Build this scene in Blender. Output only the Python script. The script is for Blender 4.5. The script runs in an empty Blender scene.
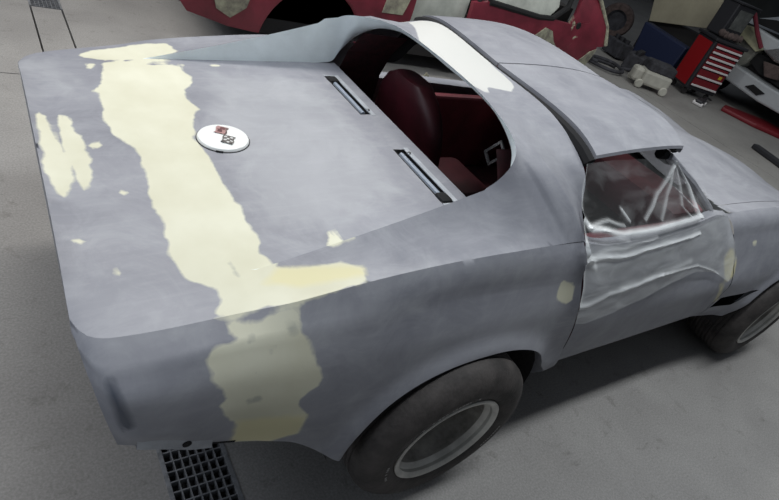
import bpy, bmesh, math, random
import numpy as np
from mathutils import Matrix, Vector, noise

random.seed(3)
S = bpy.context.scene
C = S.collection

# ------------------------------------------------------------------ camera
def rodrigues(r):
    r = np.array(r, float); th = np.linalg.norm(r); k = r / th
    K = np.array([[0, -k[2], k[1]], [k[2], 0, -k[0]], [-k[1], k[0], 0]])
    return np.eye(3) + math.sin(th) * K + (1 - math.cos(th)) * K @ K

CAM = (-1.1583, -1.4697, 1.8160)
YAW, PITCH, ROLL, FOC = 0.8024, -0.6113, 0.3997, 554.08
fw = Vector((math.cos(YAW) * math.cos(PITCH), math.sin(YAW) * math.cos(PITCH), math.sin(PITCH)))
rt = fw.cross(Vector((0, 0, 1))).normalized(); up = rt.cross(fw)
r2 = math.cos(ROLL) * rt + math.sin(ROLL) * up
u2 = -math.sin(ROLL) * rt + math.cos(ROLL) * up
cd = bpy.data.cameras.new('camera'); cam = bpy.data.objects.new('camera', cd); C.objects.link(cam)
M = Matrix((r2, u2, -fw)).transposed().to_4x4(); M.translation = Vector(CAM)
cam.matrix_world = M
cd.sensor_width = 36.0; cd.lens = FOC / 779.0 * 36.0; cd.clip_end = 200; cd.clip_start = 0.02
S.camera = cam

# ------------------------------------------------------------------ light
S.view_settings.view_transform = 'Standard'; S.view_settings.look = 'None'
S.view_settings.gamma = 1.0; S.view_settings.exposure = 0.0
w = bpy.data.worlds.new('world'); S.world = w; w.use_nodes = True
w.node_tree.nodes['Background'].inputs[0].default_value = (0.80, 0.88, 1.0, 1)
w.node_tree.nodes['Background'].inputs[1].default_value = 0.125

def area(name, loc, target, sx, sy, power, col):
    l = bpy.data.lights.new(name, 'AREA'); l.shape = 'RECTANGLE'; l.size = sx; l.size_y = sy
    l.energy = power; l.color = col
    o = bpy.data.objects.new(name, l); C.objects.link(o); o.location = loc
    o.rotation_euler = (Vector(target) - Vector(loc)).to_track_quat('-Z', 'Y').to_euler()
    return o
# two ceiling rows of tubes above the car and a daylight doorway behind it
area('overhead_light', (-0.6, 2.6, 4.4), (-0.6, 1.4, 0), 5.0, 0.6, 172, (1.0, 0.965, 0.92))
area('overhead_light', (1.5, -0.75, 4.4), (1.5, -0.85, 0), 5.0, 0.35, 120, (0.93, 0.97, 1.0))
area('overhead_light', (6.0, 1.5, 4.4), (6.0, 2.5, 0), 0.6, 5.0, 70, (0.95, 0.97, 0.93))  # unseen lamp added to brighten the background on the right
area('doorway_daylight', (-7.0, -0.5, 2.4), (-1, -0.3, 0.7), 2.6, 2.6, 60, (0.78, 0.87, 1.0))
area('skylight', (-4.0, 1.6, 5.2), (-0.3, 0.4, 0.6), 2.5, 2.5, 85, (0.84, 0.90, 1.0))

# ------------------------------------------------------------------ materials
def mat(name, col, rough=0.6, metal=0.0, nscale=0, namp=0.0, bump=0.0, bscale=60, spec=0.5, col2=None):
    m = bpy.data.materials.new(name); m.use_nodes = True
    nt = m.node_tree; b = nt.nodes['Principled BSDF']
    b.inputs['Base Color'].default_value = (*col, 1); b.inputs['Roughness'].default_value = rough
    b.inputs['Metallic'].default_value = metal; b.inputs['Specular IOR Level'].default_value = spec
    if nscale or bump:
        tc = nt.nodes.new('ShaderNodeTexCoord')
    if nscale:
        n = nt.nodes.new('ShaderNodeTexNoise'); n.inputs['Scale'].default_value = nscale
        n.inputs['Detail'].default_value = 6; n.inputs['Roughness'].default_value = 0.65
        nt.links.new(tc.outputs['Object'], n.inputs['Vector'])
        r = nt.nodes.new('ShaderNodeValToRGB')
        c2 = col2 if col2 else tuple(min(1, c * (1 + namp)) for c in col)
        c1 = col if col2 else tuple(c * (1 - namp) for c in col)
        r.color_ramp.elements[0].color = (*c1, 1); r.color_ramp.elements[0].position = 0.35
        r.color_ramp.elements[1].color = (*c2, 1); r.color_ramp.elements[1].position = 0.65
        nt.links.new(n.outputs['Fac'], r.inputs[0]); nt.links.new(r.outputs[0], b.inputs['Base Color'])
    if bump:
        n = nt.nodes.new('ShaderNodeTexNoise'); n.inputs['Scale'].default_value = bscale
        n.inputs['Detail'].default_value = 4
        nt.links.new(tc.outputs['Object'], n.inputs['Vector'])
        bp = nt.nodes.new('ShaderNodeBump'); bp.inputs['Strength'].default_value = bump
        bp.inputs['Distance'].default_value = 0.01
        nt.links.new(n.outputs['Fac'], bp.inputs['Height']); nt.links.new(bp.outputs[0], b.inputs['Normal'])
    return m

# primer with filler: float attributes hold the signed distance to each worked patch and painted highlight
def primer_material():
    m = bpy.data.materials.new('sanded_primer'); m.use_nodes = True
    nt = m.node_tree; N = nt.nodes; L = nt.links; b = N['Principled BSDF']
    tc = N.new('ShaderNodeTexCoord')
    def noise_(scale, detail=5, rough=0.6, vec=None, dist=0.0):
        n = N.new('ShaderNodeTexNoise'); n.inputs['Scale'].default_value = scale
        n.inputs['Detail'].default_value = detail; n.inputs['Roughness'].default_value = rough
        n.inputs['Distortion'].default_value = dist
        L.new(vec if vec else tc.outputs['Object'], n.inputs['Vector']); return n.outputs['Fac']
    def ramp(f, a, c1, bb, c2):
        r = N.new('ShaderNodeValToRGB'); e = r.color_ramp.elements
        e[0].position = a; e[0].color = (*c1, 1); e[1].position = bb; e[1].color = (*c2, 1)
        L.new(f, r.inputs[0]); return r.outputs[0]
    def mixc(f, a, c):
        x = N.new('ShaderNodeMix'); x.data_type = 'RGBA'
        if isinstance(f, float): x.inputs[0].default_value = f
        else: L.new(f, x.inputs[0])
        L.new(a, x.inputs[6])
        if isinstance(c, tuple): x.inputs[7].default_value = (*c, 1)
        else: L.new(c, x.inputs[7])
        return x.outputs[2]
    def math_(op, a, c, clamp=False):
        x = N.new('ShaderNodeMath'); x.operation = op; x.use_clamp = clamp
        for i, v in enumerate((a, c)):
            if isinstance(v, (int, float)): x.inputs[i].default_value = v
            else: L.new(v, x.inputs[i])
        return x.outputs[0]
    base = ramp(noise_(2.2, 7, 0.62, dist=0.6), 0.32, PRIMER_A, 0.68, PRIMER_B)
    haze = ramp(noise_(5.5, 8, 0.7, dist=1.2), 0.45, (0, 0, 0), 0.75, (1, 1, 1))
    base = mixc(math_('MULTIPLY', haze, 0.42), base, PRIMER_C)
    # sanding streaks
    mp = N.new('ShaderNodeMapping'); mp.inputs['Scale'].default_value = (6, 60, 40); mp.inputs['Rotation'].default_value = (0, 0, 0.5)
    L.new(tc.outputs['Object'], mp.inputs['Vector'])
    st = noise_(1.0, 3, 0.6, vec=mp.outputs[0])
    base = mixc(math_('MULTIPLY', ramp(st, 0.5, (0, 0, 0), 0.8, (1, 1, 1)), 0.12), base, (0.5, 0.5, 0.53))
    edge = noise_(18, 3, 0.5); edge2 = noise_(7, 3, 0.5)
    def patch(base, attr, col, soft, amp, strength=1.0):
        a = N.new('ShaderNodeAttribute'); a.attribute_name = attr
        d = math_('SUBTRACT', edge, 0.5); d = math_('MULTIPLY', d, amp)
        e = math_('SUBTRACT', edge2, 0.5); e = math_('MULTIPLY', e, amp * 0.6)
        d = math_('ADD', d, e)
        s = math_('ADD', a.outputs['Fac'], d)
        s = math_('DIVIDE', s, -soft); s = math_('ADD', s, 0.5, True)
        s = math_('MULTIPLY', s, strength)
        return mixc(s, base, col), s
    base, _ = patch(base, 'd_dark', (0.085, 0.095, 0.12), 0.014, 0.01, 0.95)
    base, _ = patch(base, 'd_haze_highlight', (0.50, 0.51, 0.52), 0.09, 0.12, 0.28)  # pale haze, plus highlights painted along crease and ridge
    base, _ = patch(base, 'd_cool', (0.50, 0.58, 0.60), 0.035, 0.01, 0.85)
    cream = ramp(noise_(6, 4, 0.5), 0.35, CREAM_A, 0.7, CREAM_B)
    base, s1 = patch(base, 'd_cream', cream, 0.008, 0.032)
    base, _ = patch(base, 'd_ochre', (0.66, 0.61, 0.36), 0.02, 0.02, 0.8)
    base, _ = patch(base, 'd_scuff', (0.30, 0.31, 0.28), 0.010, 0.05, 0.6)
    base, s2 = patch(base, 'd_white', (0.60, 0.60, 0.57), 0.006, 0.012)
    L.new(base, b.inputs['Base Color'])
    rg = math_('MULTIPLY', noise_(4, 4), 0.25); rg = math_('ADD', rg, 0.36)
    rg = math_('ADD', rg, math_('MULTIPLY', s1, 0.2)); L.new(rg, b.inputs['Roughness'])
    b.inputs['Specular IOR Level'].default_value = 0.35
    bp = N.new('ShaderNodeBump'); bp.inputs['Strength'].default_value = 0.08; bp.inputs['Distance'].default_value = 0.01
    L.new(noise_(9, 5), bp.inputs['Height']); L.new(bp.outputs[0], b.inputs['Normal'])
    return m
PRIMER_A = (0.195, 0.200, 0.228); PRIMER_B = (0.30, 0.304, 0.332); PRIMER_C = (0.42, 0.43, 0.45)
CREAM_A = (0.60, 0.585, 0.45); CREAM_B = (0.67, 0.66, 0.53)
PRIMER = primer_material()

MT = dict(
    black=mat('black_recess', (0.006, 0.006, 0.007), 0.9),
    dark=mat('dark_underbody', (0.022, 0.020, 0.020), 0.85),
    tyre=mat('tyre_rubber', (0.048, 0.042, 0.039), 0.75, nscale=9, namp=0.5, bump=0.2, bscale=90),
    tyremark=mat('worn_tyre_letters', (0.34, 0.33, 0.32), 0.8),
    rim=mat('bare_steel_rim', (0.52, 0.51, 0.47), 0.5, 0.15, nscale=8, namp=0.25),
    barrel=mat('rim_barrel', (0.30, 0.285, 0.26), 0.6, 0.15, nscale=12, namp=0.4),
    maroon=mat('maroon_vinyl', (0.040, 0.004, 0.008), 0.5, nscale=7, namp=0.35),
    maroond=mat('maroon_carpet', (0.035, 0.005, 0.008), 0.9, nscale=30, namp=0.4),
    chrome=mat('chrome', (0.6, 0.6, 0.6), 0.25, 0.9),
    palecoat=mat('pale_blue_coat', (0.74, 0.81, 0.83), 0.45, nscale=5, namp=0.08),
    gap=mat('dark_gap', (0.012, 0.010, 0.010), 0.85),
    trimred=mat('maroon_door_vinyl', (0.12, 0.022, 0.030), 0.5, nscale=4, namp=0.4),
    bluestrip=mat('painted_daylight_blue', (0.36, 0.42, 0.52), 0.45, nscale=8, namp=0.15),  # bluish daylight put into the colour
    drawer=mat('dark_red_drawer', (0.16, 0.006, 0.012), 0.5),
    smoked=mat('dusty_windscreen', (0.05, 0.055, 0.055), 0.35),
    white=mat('white_gloss', (0.80, 0.81, 0.79), 0.25),
    bracket=mat('pale_primer_bracket', (0.40, 0.42, 0.45), 0.5, nscale=14, namp=0.15),
    bluegrey=mat('blue_grey_rod', (0.24, 0.28, 0.34), 0.5),
    redpaint=mat('old_red_paint', (0.16, 0.018, 0.032), 0.42, nscale=3, namp=0.3),
    redbright=mat('red_cabinet', (0.30, 0.007, 0.010), 0.4),
    handle=mat('pale_handle', (0.62, 0.60, 0.60), 0.4),
    iron=mat('grate_iron', (0.21, 0.215, 0.225), 0.6, 0.3, nscale=40, namp=0.3),
    pit=mat('drain_pit', (0.075, 0.07, 0.07), 0.95, nscale=22, namp=0.6),
    beige=mat('beige_board', (0.36, 0.33, 0.24), 0.8, nscale=3, namp=0.1),
    blue=mat('blue_plastic', (0.007, 0.014, 0.05), 0.6),
    cloth=mat('brown_cloth', (0.09, 0.065, 0.06), 0.95, nscale=14, namp=0.4),
    cream=mat('cream_plastic', (0.42, 0.41, 0.36), 0.6, nscale=5, namp=0.15),
    carwhite=mat('white_car_paint', (0.42, 0.44, 0.46), 0.35, nscale=2, namp=0.1),
    yellow=mat('yellow_plastic', (0.5, 0.38, 0.03), 0.5),
    glass=mat('pale_window', (0.42, 0.44, 0.40), 0.3, nscale=3, namp=0.25),
    wall=mat('dim_wall', (0.055, 0.058, 0.055), 0.9, nscale=0.8, namp=0.3),
    clutter=mat('dark_clutter', (0.035, 0.035, 0.042), 0.8, nscale=7, namp=0.6),
)
def floor_material():
    m = bpy.data.materials.new('concrete_floor'); m.use_nodes = True
    nt = m.node_tree; N = nt.nodes; L = nt.links; b = N['Principled BSDF']
    tc = N.new('ShaderNodeTexCoord')
    def nz(s, d, r, dist=0):
        n = N.new('ShaderNodeTexNoise'); n.inputs['Scale'].default_value = s; n.inputs['Detail'].default_value = d
        n.inputs['Roughness'].default_value = r; n.inputs['Distortion'].default_value = dist
        L.new(tc.outputs['Object'], n.inputs['Vector']); return n.outputs['Fac']
    r = N.new('ShaderNodeValToRGB'); e = r.color_ramp.elements
    e[0].position = 0.3; e[0].color = (0.245, 0.236, 0.226, 1); e[1].position = 0.7; e[1].color = (0.33, 0.32, 0.305, 1)
    L.new(nz(1.4, 8, 0.6, 0.4), r.inputs[0])
    r2 = N.new('ShaderNodeValToRGB'); e = r2.color_ramp.elements
    e[0].position = 0.28; e[0].color = (0.55, 0.54, 0.52, 1); e[1].position = 0.42; e[1].color = (1, 1, 1, 1)
    L.new(nz(11, 6, 0.7, 0.5), r2.inputs[0])
    x = N.new('ShaderNodeMix'); x.data_type = 'RGBA'; x.blend_type = 'MULTIPLY'; x.inputs[0].default_value = 0.7
    L.new(r.outputs[0], x.inputs[6]); L.new(r2.outputs[0], x.inputs[7])
    r3 = N.new('ShaderNodeValToRGB'); e = r3.color_ramp.elements
    e[0].position = 0.35; e[0].color = (0.82, 0.82, 0.82, 1); e[1].position = 0.65; e[1].color = (1.1, 1.1, 1.1, 1)
    L.new(nz(120, 3, 0.6), r3.inputs[0])
    y = N.new('ShaderNodeMix'); y.data_type = 'RGBA'; y.blend_type = 'MULTIPLY'; y.inputs[0].default_value = 1.0
    L.new(x.outputs[2], y.inputs[6]); L.new(r3.outputs[0], y.inputs[7])
    L.new(y.outputs[2], b.inputs['Base Color']); b.inputs['Roughness'].default_value = 0.6
    b.inputs['Specular IOR Level'].default_value = 0.3
    bp = N.new('ShaderNodeBump'); bp.inputs['Strength'].default_value = 0.15; bp.inputs['Distance'].default_value = 0.01
    L.new(nz(45, 4, 0.6), bp.inputs['Height']); L.new(bp.outputs[0], b.inputs['Normal'])
    return m
MT['floor'] = floor_material()

# ------------------------------------------------------------------ helpers
def link(name, me, m, parent=None, smooth=False):
    me.materials.clear(); me.materials.append(m)
    if smooth:
        me.polygons.foreach_set('use_smooth', [True] * len(me.polygons))
        me.set_sharp_from_angle(angle=math.radians(42))
    o = bpy.data.objects.new(name, me); C.objects.link(o)
    if parent: o.parent = parent
    return o
def finish(name, bm, m, parent=None, smooth=False, merge=0.0):
    if merge: bmesh.ops.remove_doubles(bm, verts=bm.verts, dist=merge)
    bmesh.ops.recalc_face_normals(bm, faces=bm.faces)
    me = bpy.data.meshes.new(name); bm.to_mesh(me); bm.free()
    return link(name, me, m, parent, smooth)
def empty(name, loc=(0, 0, 0), rz=0.0):
    o = bpy.data.objects.new(name, None); C.objects.link(o); o.location = loc; o.rotation_euler = (0, 0, rz)
    o.empty_display_size = 0.1; return o
def tag(o, label=None, cat=None, group=None, kind=None):
    if label: o['label'] = label
    if cat: o['category'] = cat
    if group: o['group'] = group
    if kind: o['kind'] = kind
    return o
def add_grid(bm, P, skip=None):
    """P: array (n,m,3) of positions"""
    n, m = P.shape[:2]
    V = [[bm.verts.new(P[i, j]) for j in range(m)] for i in range(n)]
    for i in range(n - 1):
        for j in range(m - 1):
            if skip is not None and skip(0.25 * (P[i, j] + P[i + 1, j] + P[i, j + 1] + P[i + 1, j + 1])): continue
            try: bm.faces.new((V[i][j], V[i + 1][j], V[i + 1][j + 1], V[i][j + 1]))
            except ValueError: pass
def add_box(bm, c, s, rot=None, bevel=0.0):
    mm = Matrix.Translation(c) @ (rot.to_4x4() if rot else Matrix.Identity(4)) @ Matrix.Diagonal((*s, 1))
    r = bmesh.ops.create_cube(bm, size=1.0, matrix=mm)
    if bevel:
        es = list({e for v in r['verts'] for e in v.link_edges})
        bmesh.ops.bevel(bm, geom=es, offset=bevel, segments=2, affect='EDGES', profile=0.5)
def box(name, c, s, m, parent=None, rot=None, bevel=0.0):
    bm = bmesh.new(); add_box(bm, c, s, rot, bevel); return finish(name, bm, m, parent)
def add_tube(bm, pts, r, n=8, cap=True):
    pts = [Vector(p) for p in pts]; rings = []; prev = None
    for i, p in enumerate(pts):
        d = (pts[min(i + 1, len(pts) - 1)] - pts[max(i - 1, 0)]).normalized()
        a = prev if prev is not None else Vector((0, 0, 1) if abs(d.z) < 0.9 else (1, 0, 0))
        s = d.cross(a).normalized(); t = s.cross(d).normalized(); prev = t
        rr = r[i] if isinstance(r, (list, tuple)) else r
        rings.append([bm.verts.new(p + rr * (math.cos(2 * math.pi * k / n) * s + math.sin(2 * math.pi * k / n) * t)) for k in range(n)])
    for a, b in zip(rings, rings[1:]):
        for k in range(n): bm.faces.new((a[k], a[(k + 1) % n], b[(k + 1) % n], b[k]))
    if cap: bm.faces.new(rings[0][::-1]); bm.faces.new(rings[-1])
def tube(name, pts, r, m, parent=None, n=8):
    bm = bmesh.new(); add_tube(bm, pts, r, n); return finish(name, bm, m, parent, True)
def add_lathe(bm, prof, c, n=64, axis='y'):
    """prof: list of (radius, offset along axis)"""
    rings = []
    for r, h in prof:
        ring = []
        for k in range(n):
            a = 2 * math.pi * k / n
            if axis == 'y': p = (c[0] + r * math.cos(a), c[1] + h, c[2] + r * math.sin(a))
            else: p = (c[0] + r * math.cos(a), c[1] + r * math.sin(a), c[2] + h)
            ring.append(bm.verts.new(p))
        rings.append(ring)
    for a, b in zip(rings, rings[1:]):
        for k in range(n): bm.faces.new((a[k], a[(k + 1) % n], b[(k + 1) % n], b[k]))
    return rings
def pchip(xs, ys, x):
    xs = np.asarray(xs, float); ys = np.asarray(ys, float); x = np.clip(np.asarray(x, float), xs[0], xs[-1])
    h = np.diff(xs); d = np.diff(ys, axis=0) / (h if ys.ndim == 1 else h[:, None])
    m = np.zeros_like(ys)
    for i in range(1, len(xs) - 1):
        w1, w2 = 2 * h[i] + h[i - 1], h[i] + 2 * h[i - 1]
        a, b = d[i - 1], d[i]
        with np.errstate(divide='ignore', invalid='ignore'):
            hm = (w1 + w2) / (w1 / a + w2 / b)
        m[i] = np.where(a * b > 0, hm, 0)
    m[0] = d[0]; m[-1] = d[-1]
    i = np.clip(np.searchsorted(xs, x, side='right') - 1, 0, len(xs) - 2)
    t = (x - xs[i]) / h[i]; H = h[i]
    if ys.ndim > 1 and np.ndim(t) > 0: t = t[:, None]; H = H[:, None]
    return ((1 + 2 * t) * (1 - t) ** 2) * ys[i] + t * (1 - t) ** 2 * H * m[i] + t * t * (3 - 2 * t) * ys[i + 1] + t * t * (t - 1) * H * m[i + 1]
def catmull(K, n):
    K = [np.array(k, float) for k in K]; K = [2 * K[0] - K[1]] + K + [2 * K[-1] - K[-2]]
    out = []
    for i in range(1, len(K) - 2):
        for j in range(n):
            t = j / n; p0, p1, p2, p3 = K[i - 1:i + 3]
            out.append(0.5 * (2 * p1 + (p2 - p0) * t + (2 * p0 - 5 * p1 + 4 * p2 - p3) * t * t + (3 * p1 - p0 - 3 * p2 + p3) * t ** 3))
    out.append(K[-2]); return np.array(out)

# ------------------------------------------------------------------ setting
KX = -0.013
def chx(x, y): return x + KX * y
def slab(bm, x0, x1, y0, y1, z0, z1, s0=False, s1=False):
    P = []
    for z in (z0, z1):
        for x, s, y in ((x0, s0, y0), (x1, s1, y0), (x1, s1, y1), (x0, s0, y1)):
            P.append(bm.verts.new((chx(x, y) if s else x, y, z)))
    for f in ((3, 2, 1, 0), (4, 5, 6, 7), (0, 1, 5, 4), (1, 2, 6, 5), (2, 3, 7, 6), (3, 0, 4, 7)):
        bm.faces.new([P[i] for i in f])
XL, XR = -0.8065, -0.5928
bm = bmesh.new()
slab(bm, -9, XL, 2.238, 16, -0.3, 0, False, True)
slab(bm, -9, XL, -9, 2.230, -0.3, 0, False, True)
slab(bm, XR, 7.05, -9, 16, -0.3, 0, True, False)
slab(bm, 7.062, 26, -9, 16, -0.3, 0, False, False)
tag(finish('floor', bm, MT['floor']), kind='structure')
bm = bmesh.new()
slab(bm, XL + 0.012, XR - 0.012, -0.12, 3.34, -0.10, -0.001, True, True)
tag(finish('trim_1', bm, MT['floor']), kind='structure')
bm = bmesh.new(); slab(bm, XL, XR, -9, 16, -0.3, -0.085, True, True)
tag(finish('trim_2', bm, MT['pit']), kind='structure')
def drain(y0, y1, label):
    g = empty('drain_grate', (chx(-0.70, y0), y0, 0)); tag(g, label, 'drain grate')
    ox, oy = g.location.x, g.location.y
    def bar(name, x0, x1, a, b, z0, z1):
        bm = bmesh.new(); slab(bm, x0, x1, a, b, z0, z1, True, True)
        for v in bm.verts: v.co.x -= ox; v.co.y -= oy
        return finish(name, bm, MT['iron'], g)
    bar('frame', XL, XL + 0.014, y0, y1, -0.05, 0.003); bar('frame', XR - 0.014, XR, y0, y1, -0.05, 0.003)
    n = 7; x0, x1 = XL + 0.014, XR - 0.014; st = (x1 - x0) / n
    for k in range(1, n):
        bar('long_bar', x0 + k * st - 0.0018, x0 + k * st + 0.0018, y0, y1, -0.03, 0.0005)
    k = 0; y = y0 + 0.01
    while y < y1 - 0.005:
        bar('cross_bar', x0, x1, y - 0.0022, y + 0.0022, -0.028, 0.001); y += 0.036
drain(-1.55, -0.13, 'iron drain grate in the floor below the near rear corner of the grey car')
drain(3.35, 4.6, 'iron drain grate in the floor beyond the car, at the top left')

def wall(name, c, s): tag(box(name, c, s, MT['wall']), kind='structure')
wall('wall_far', (22, 4, 3.0), (0.3, 26, 6.2))
wall('wall_left', (6, 13, 3.0), (32, 0.3, 6.2))

# ------------------------------------------------------------------ the grey sports car
BT = (0.02222133, 0.05059464, 0.04468002); BR = rodrigues((-0.01663947, -0.02268061, 0.00381891))
BM = Matrix([list(r) for r in BR]).to_4x4(); BM.translation = Vector(BT)
car = empty('sports_car'); car.matrix_world = BM
tag(car, 'classic sports car in sanded grey primer with beige filler patches on its rear deck', 'car')

ST_X = [-1.065, -1.04, -1.00, -0.73, -0.60, -0.40, -0.15, 0.15, 0.45, 0.60, 1.10, 1.50, 1.70, 2.0, 2.49, 2.9, 3.3, 3.5]
ST = [  # rows: ridge, crease, mid, low, lower, bottom as (y, z)
 [(.625,.793),(.680,.768),(.735,.73),(.772,.675),(.788,.625),(.796,.562)],
 [(.672,.795),(.740,.760),(.785,.712),(.80,.655),(.810,.60),(.803,.555)],
 [(.695,.802),(.755,.765),(.805,.71),(.82,.64),(.825,.60),(.815,.55)],
 [(.728,.846),(.782,.806),(.825,.72),(.840,.62),(.842,.54),(.828,.475)],
 [(.745,.872),(.792,.813),(.835,.71),(.852,.60),(.857,.52),(.85,.44)],
 [(.750,.905),(.802,.822),(.843,.70),(.865,.55),(.872,.42),(.872,.30)],
 [(.760,.935),(.803,.835),(.850,.70),(.865,.55),(.865,.40),(.85,.27)],
 [(.770,.950),(.812,.83),(.852,.70),(.865,.55),(.860,.40),(.83,.27)],
 [(.765,.940),(.820,.81),(.850,.69),(.86,.55),(.85,.40),(.79,.28)],
 [(.775,.915),(.818,.80),(.845,.68),(.86,.55),(.85,.40),(.79,.28)],
 [(.740,.910),(.790,.80),(.825,.69),(.85,.55),(.85,.40),(.79,.28)],
 [(.680,.900),(.745,.80),(.80,.68),(.85,.55),(.85,.40),(.79,.28)],
 [(.660,.868),(.735,.79),(.79,.68),(.85,.54),(.85,.40),(.79,.27)],
 [(.680,.885),(.750,.80),(.81,.68),(.86,.54),(.87,.40),(.82,.26)],
 [(.700,.870),(.770,.79),(.83,.68),(.87,.54),(.87,.40),(.85,.27)],
 [(.670,.785),(.745,.72),(.80,.62),(.84,.50),(.84,.40),(.80,.27)],
 [(.560,.660),(.650,.62),(.70,.55),(.74,.46),(.74,.38),(.70,.28)],
 [(.35,.57),(.45,.55),(.50,.50),(.55,.45),(.55,.38),(.50,.30)]]
STA = np.array(ST).reshape(len(ST), 12)
def rows(x): return pchip(ST_X, STA, x).reshape(6, 2)
def zd(x): return 0.8938 + 0.06265 * x + (0.010 * max(0, (-1.0 - x) / 0.065) ** 2 if x < -1.0 else 0)
ZTAIL = lambda z: np.interp(z, [0.45, 0.56, 0.72, 0.79], [0.075, 0.062, 0.022, 0.0])
WH = ((0.01, 0.28, 0.43, 0.345), (2.475, 0.24, 0.425, 0.33))  # arch cx, cz, rx, rz
def arch(x):
    z = -1
    for cx, cz, rx, rz in WH:
        t = abs(x - cx) / rx
        if t < 1: z = max(z, cz + rz * (1 - t ** 2.4) ** (1 / 2.0))
    return z
def side_pt(x, v, vmax=1.0):
    r = rows(x); t = np.linspace(0, 1, 6); q = v * vmax
    return float(pchip(t, r[:, 0], q)), float(pchip(t, r[:, 1], q))
def side_col(x, n):
    zb = arch(x); r = rows(x); t = np.linspace(0, 1, 6)
    vm = 1.0
    if zb > r[5, 1]:
        lo, hi = 0.0, 1.0
        for _ in range(18):
            mid = (lo + hi) / 2
            if float(pchip(t, r[:, 1], mid)) > zb: lo = mid
            else: hi = mid
        vm = lo
    # sharper crease: row samples include the crease exactly
    vs = np.concatenate([np.linspace(0, 0.2, 6)[:-1], np.linspace(0.2, vm, n - 5)])
    lo_ = vs <= 0.2
    k = min(1, max(0, (x + 0.5) / 0.4)) * (1 if x < 3 else 0)
    b0 = vs / 0.2; mid_ = np.array([r[0, 0] + (0.5 + 0.32 * k) * (r[1, 0] - r[0, 0]), r[0, 1] + (0.5 - 0.22 * k) * (r[1, 1] - r[0, 1])])
    bez = lambda i: (1 - b0) ** 2 * r[0, i] + 2 * b0 * (1 - b0) * mid_[i] + b0 ** 2 * r[1, i]
    Y = np.where(lo_, bez(0), pchip(t[1:], r[1:, 0], vs)); Z = np.where(lo_, bez(1), pchip(t[1:], r[1:, 1], vs))
    for k in range(len(vs)):
        d = 9
        for cx, cz, rx, rz in WH:
            a = math.hypot((x - cx) / rx, max(0, Z[k] - cz) / rz * 1.0)
            d = min(d, abs(a - 1) * 0.39 if Z[k] > cz - 0.1 else 9)
        Y[k] += 0.022 * math.exp(-(d / 0.045) ** 2)
    if x < -0.85:
        X = x + ZTAIL(Z) * min(1, (-0.85 - x) / 0.15)
    else: X = np.full(len(vs), x)
    return np.stack([X, Y, Z], 1)
def gap_rear(z): return np.interp(z, [0.27, 0.40, 0.60, 0.75, 0.85, 0.95], [0.545, 0.530, 0.478, 0.430, 0.395, 0.375])
def gap_front(z): return np.interp(z, [0.27, 0.42, 0.55, 0.70, 0.90], [1.68, 1.70, 1.74, 1.72, 1.58])

def side_grid(x0, x1, n, rows_n, extra=()):
    xs = sorted(set(list(np.linspace(x0, x1, n)) + [e for e in extra if x0 < e < x1]))
    return np.array([side_col(x, rows_n) for x in xs])
def both(bm, P, skip=None):
    add_grid(bm, P * np.array([1, -1, 1]), skip); add_grid(bm, P, skip)
arch_ex = [cx + s * rx * q for cx, cz, rx, rz in WH for s in (-1, 1) for q in (0.9, 0.94, 0.97, 0.985, 0.995, 1.001, 1.02)]

def ridge(x): r = rows(x); return r[0]
def basey(x):
    if x < -0.667:
        return np.interp(x, [-1.065, -0.667], [0.48, 0.600])
    return 0.605 + 0.0067 * x
def basez(x):
    b = basey(x)
    if x >= -0.667: return zd(x)
    t = (-0.667 - x) / 0.398
    return zd(x) * (1 - 0.45 * t) + 0.45 * t * (ridge(x)[1] * 0.6 + zd(x) * 0.4)
def rimpt(x):
    u = max(0, x + 0.667)
    return np.array([x, basey(x) + (0.003 if x >= -0.667 else 0), basez(x) + 0.2038 * u + 0.0573 * u * u])

bm = bmesh.new()
# deck with two vent recess openings
VX0, VX1, VY0, VY1 = 0.022, 0.075, 0.13, 0.46
xs = sorted(list(np.linspace(-1.065, 0.0, 88)) + [VX0, VX1, 0.10, 0.118, 0.135, -1.055])
fr = [0, .03, .06, .09, VY0, .15, .2, .25, .3, .35, .4, .44, VY1, .5, .55]
P = []
for x in xs:
    b_ = basey(x); ys = [min(f, b_ * 0.999 * f / 0.56 if x < -0.667 else f) for f in fr]
    ys = [f if f < b_ - 0.02 else b_ - 0.02 for f in ys] + [b_]
    P.append([(x, y, zd(x) + (basez(x) - zd(x)) * max(0, (y / b_ - 0.5) * 2) ** 2 + 0.004 * (1 - (y / b_) ** 2) * min(1, (0.135 - x) / 0.1)) for y in ys])
P = np.array(P)
hole = lambda c: VX0 < c[0] < VX1 and VY0 < abs(c[1]) < VY1
both(bm, P, hole)
# buttress / fender top / roof strip
keys = [  # R rim, W window edge, O outer edge
 ((0.00,.604,1.055),(0.00,.6045,.894),(0.00,None)),
 ((0.055,.602,1.098),(0.065,.6035,.899),(0.12,None)),
 ((0.100,.580,1.136),(0.118,.598,.915),(0.22,None)),
 ((0.138,.530,1.156),(0.138,.585,.975),(0.305,None)),
 ((0.165,.45,1.172),(0.180,.560,1.050),(0.375,None)),
 ((0.188,.34,1.182),(0.202,.455,1.126),(0.440,.660,0.995)),
 ((0.208,.22,1.188),(0.222,.315,1.160),(0.462,.575,1.095)),
 ((0.218,.10,1.190),(0.232,.15,1.172),(0.455,.36,1.182)),
 ((0.222,.00,1.191),(0.235,.00,1.174),(0.447,.00,1.203))]
xsA = np.linspace(-1.065, 0.0, 88)
R_ = [rimpt(x) for x in xsA]; W_ = [np.array([x, basey(x), basez(x)]) for x in xsA]
O_ = [np.array([x, *ridge(x)]) for x in xsA]
def okey(k):
    o = k[2]
    return (o[0], *ridge(o[0])) if o[1] is None else o
n_ = 8
Rc = catmull([rimpt(-.12)] + [k[0] for k in keys], n_)[n_ + 1:]
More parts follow.
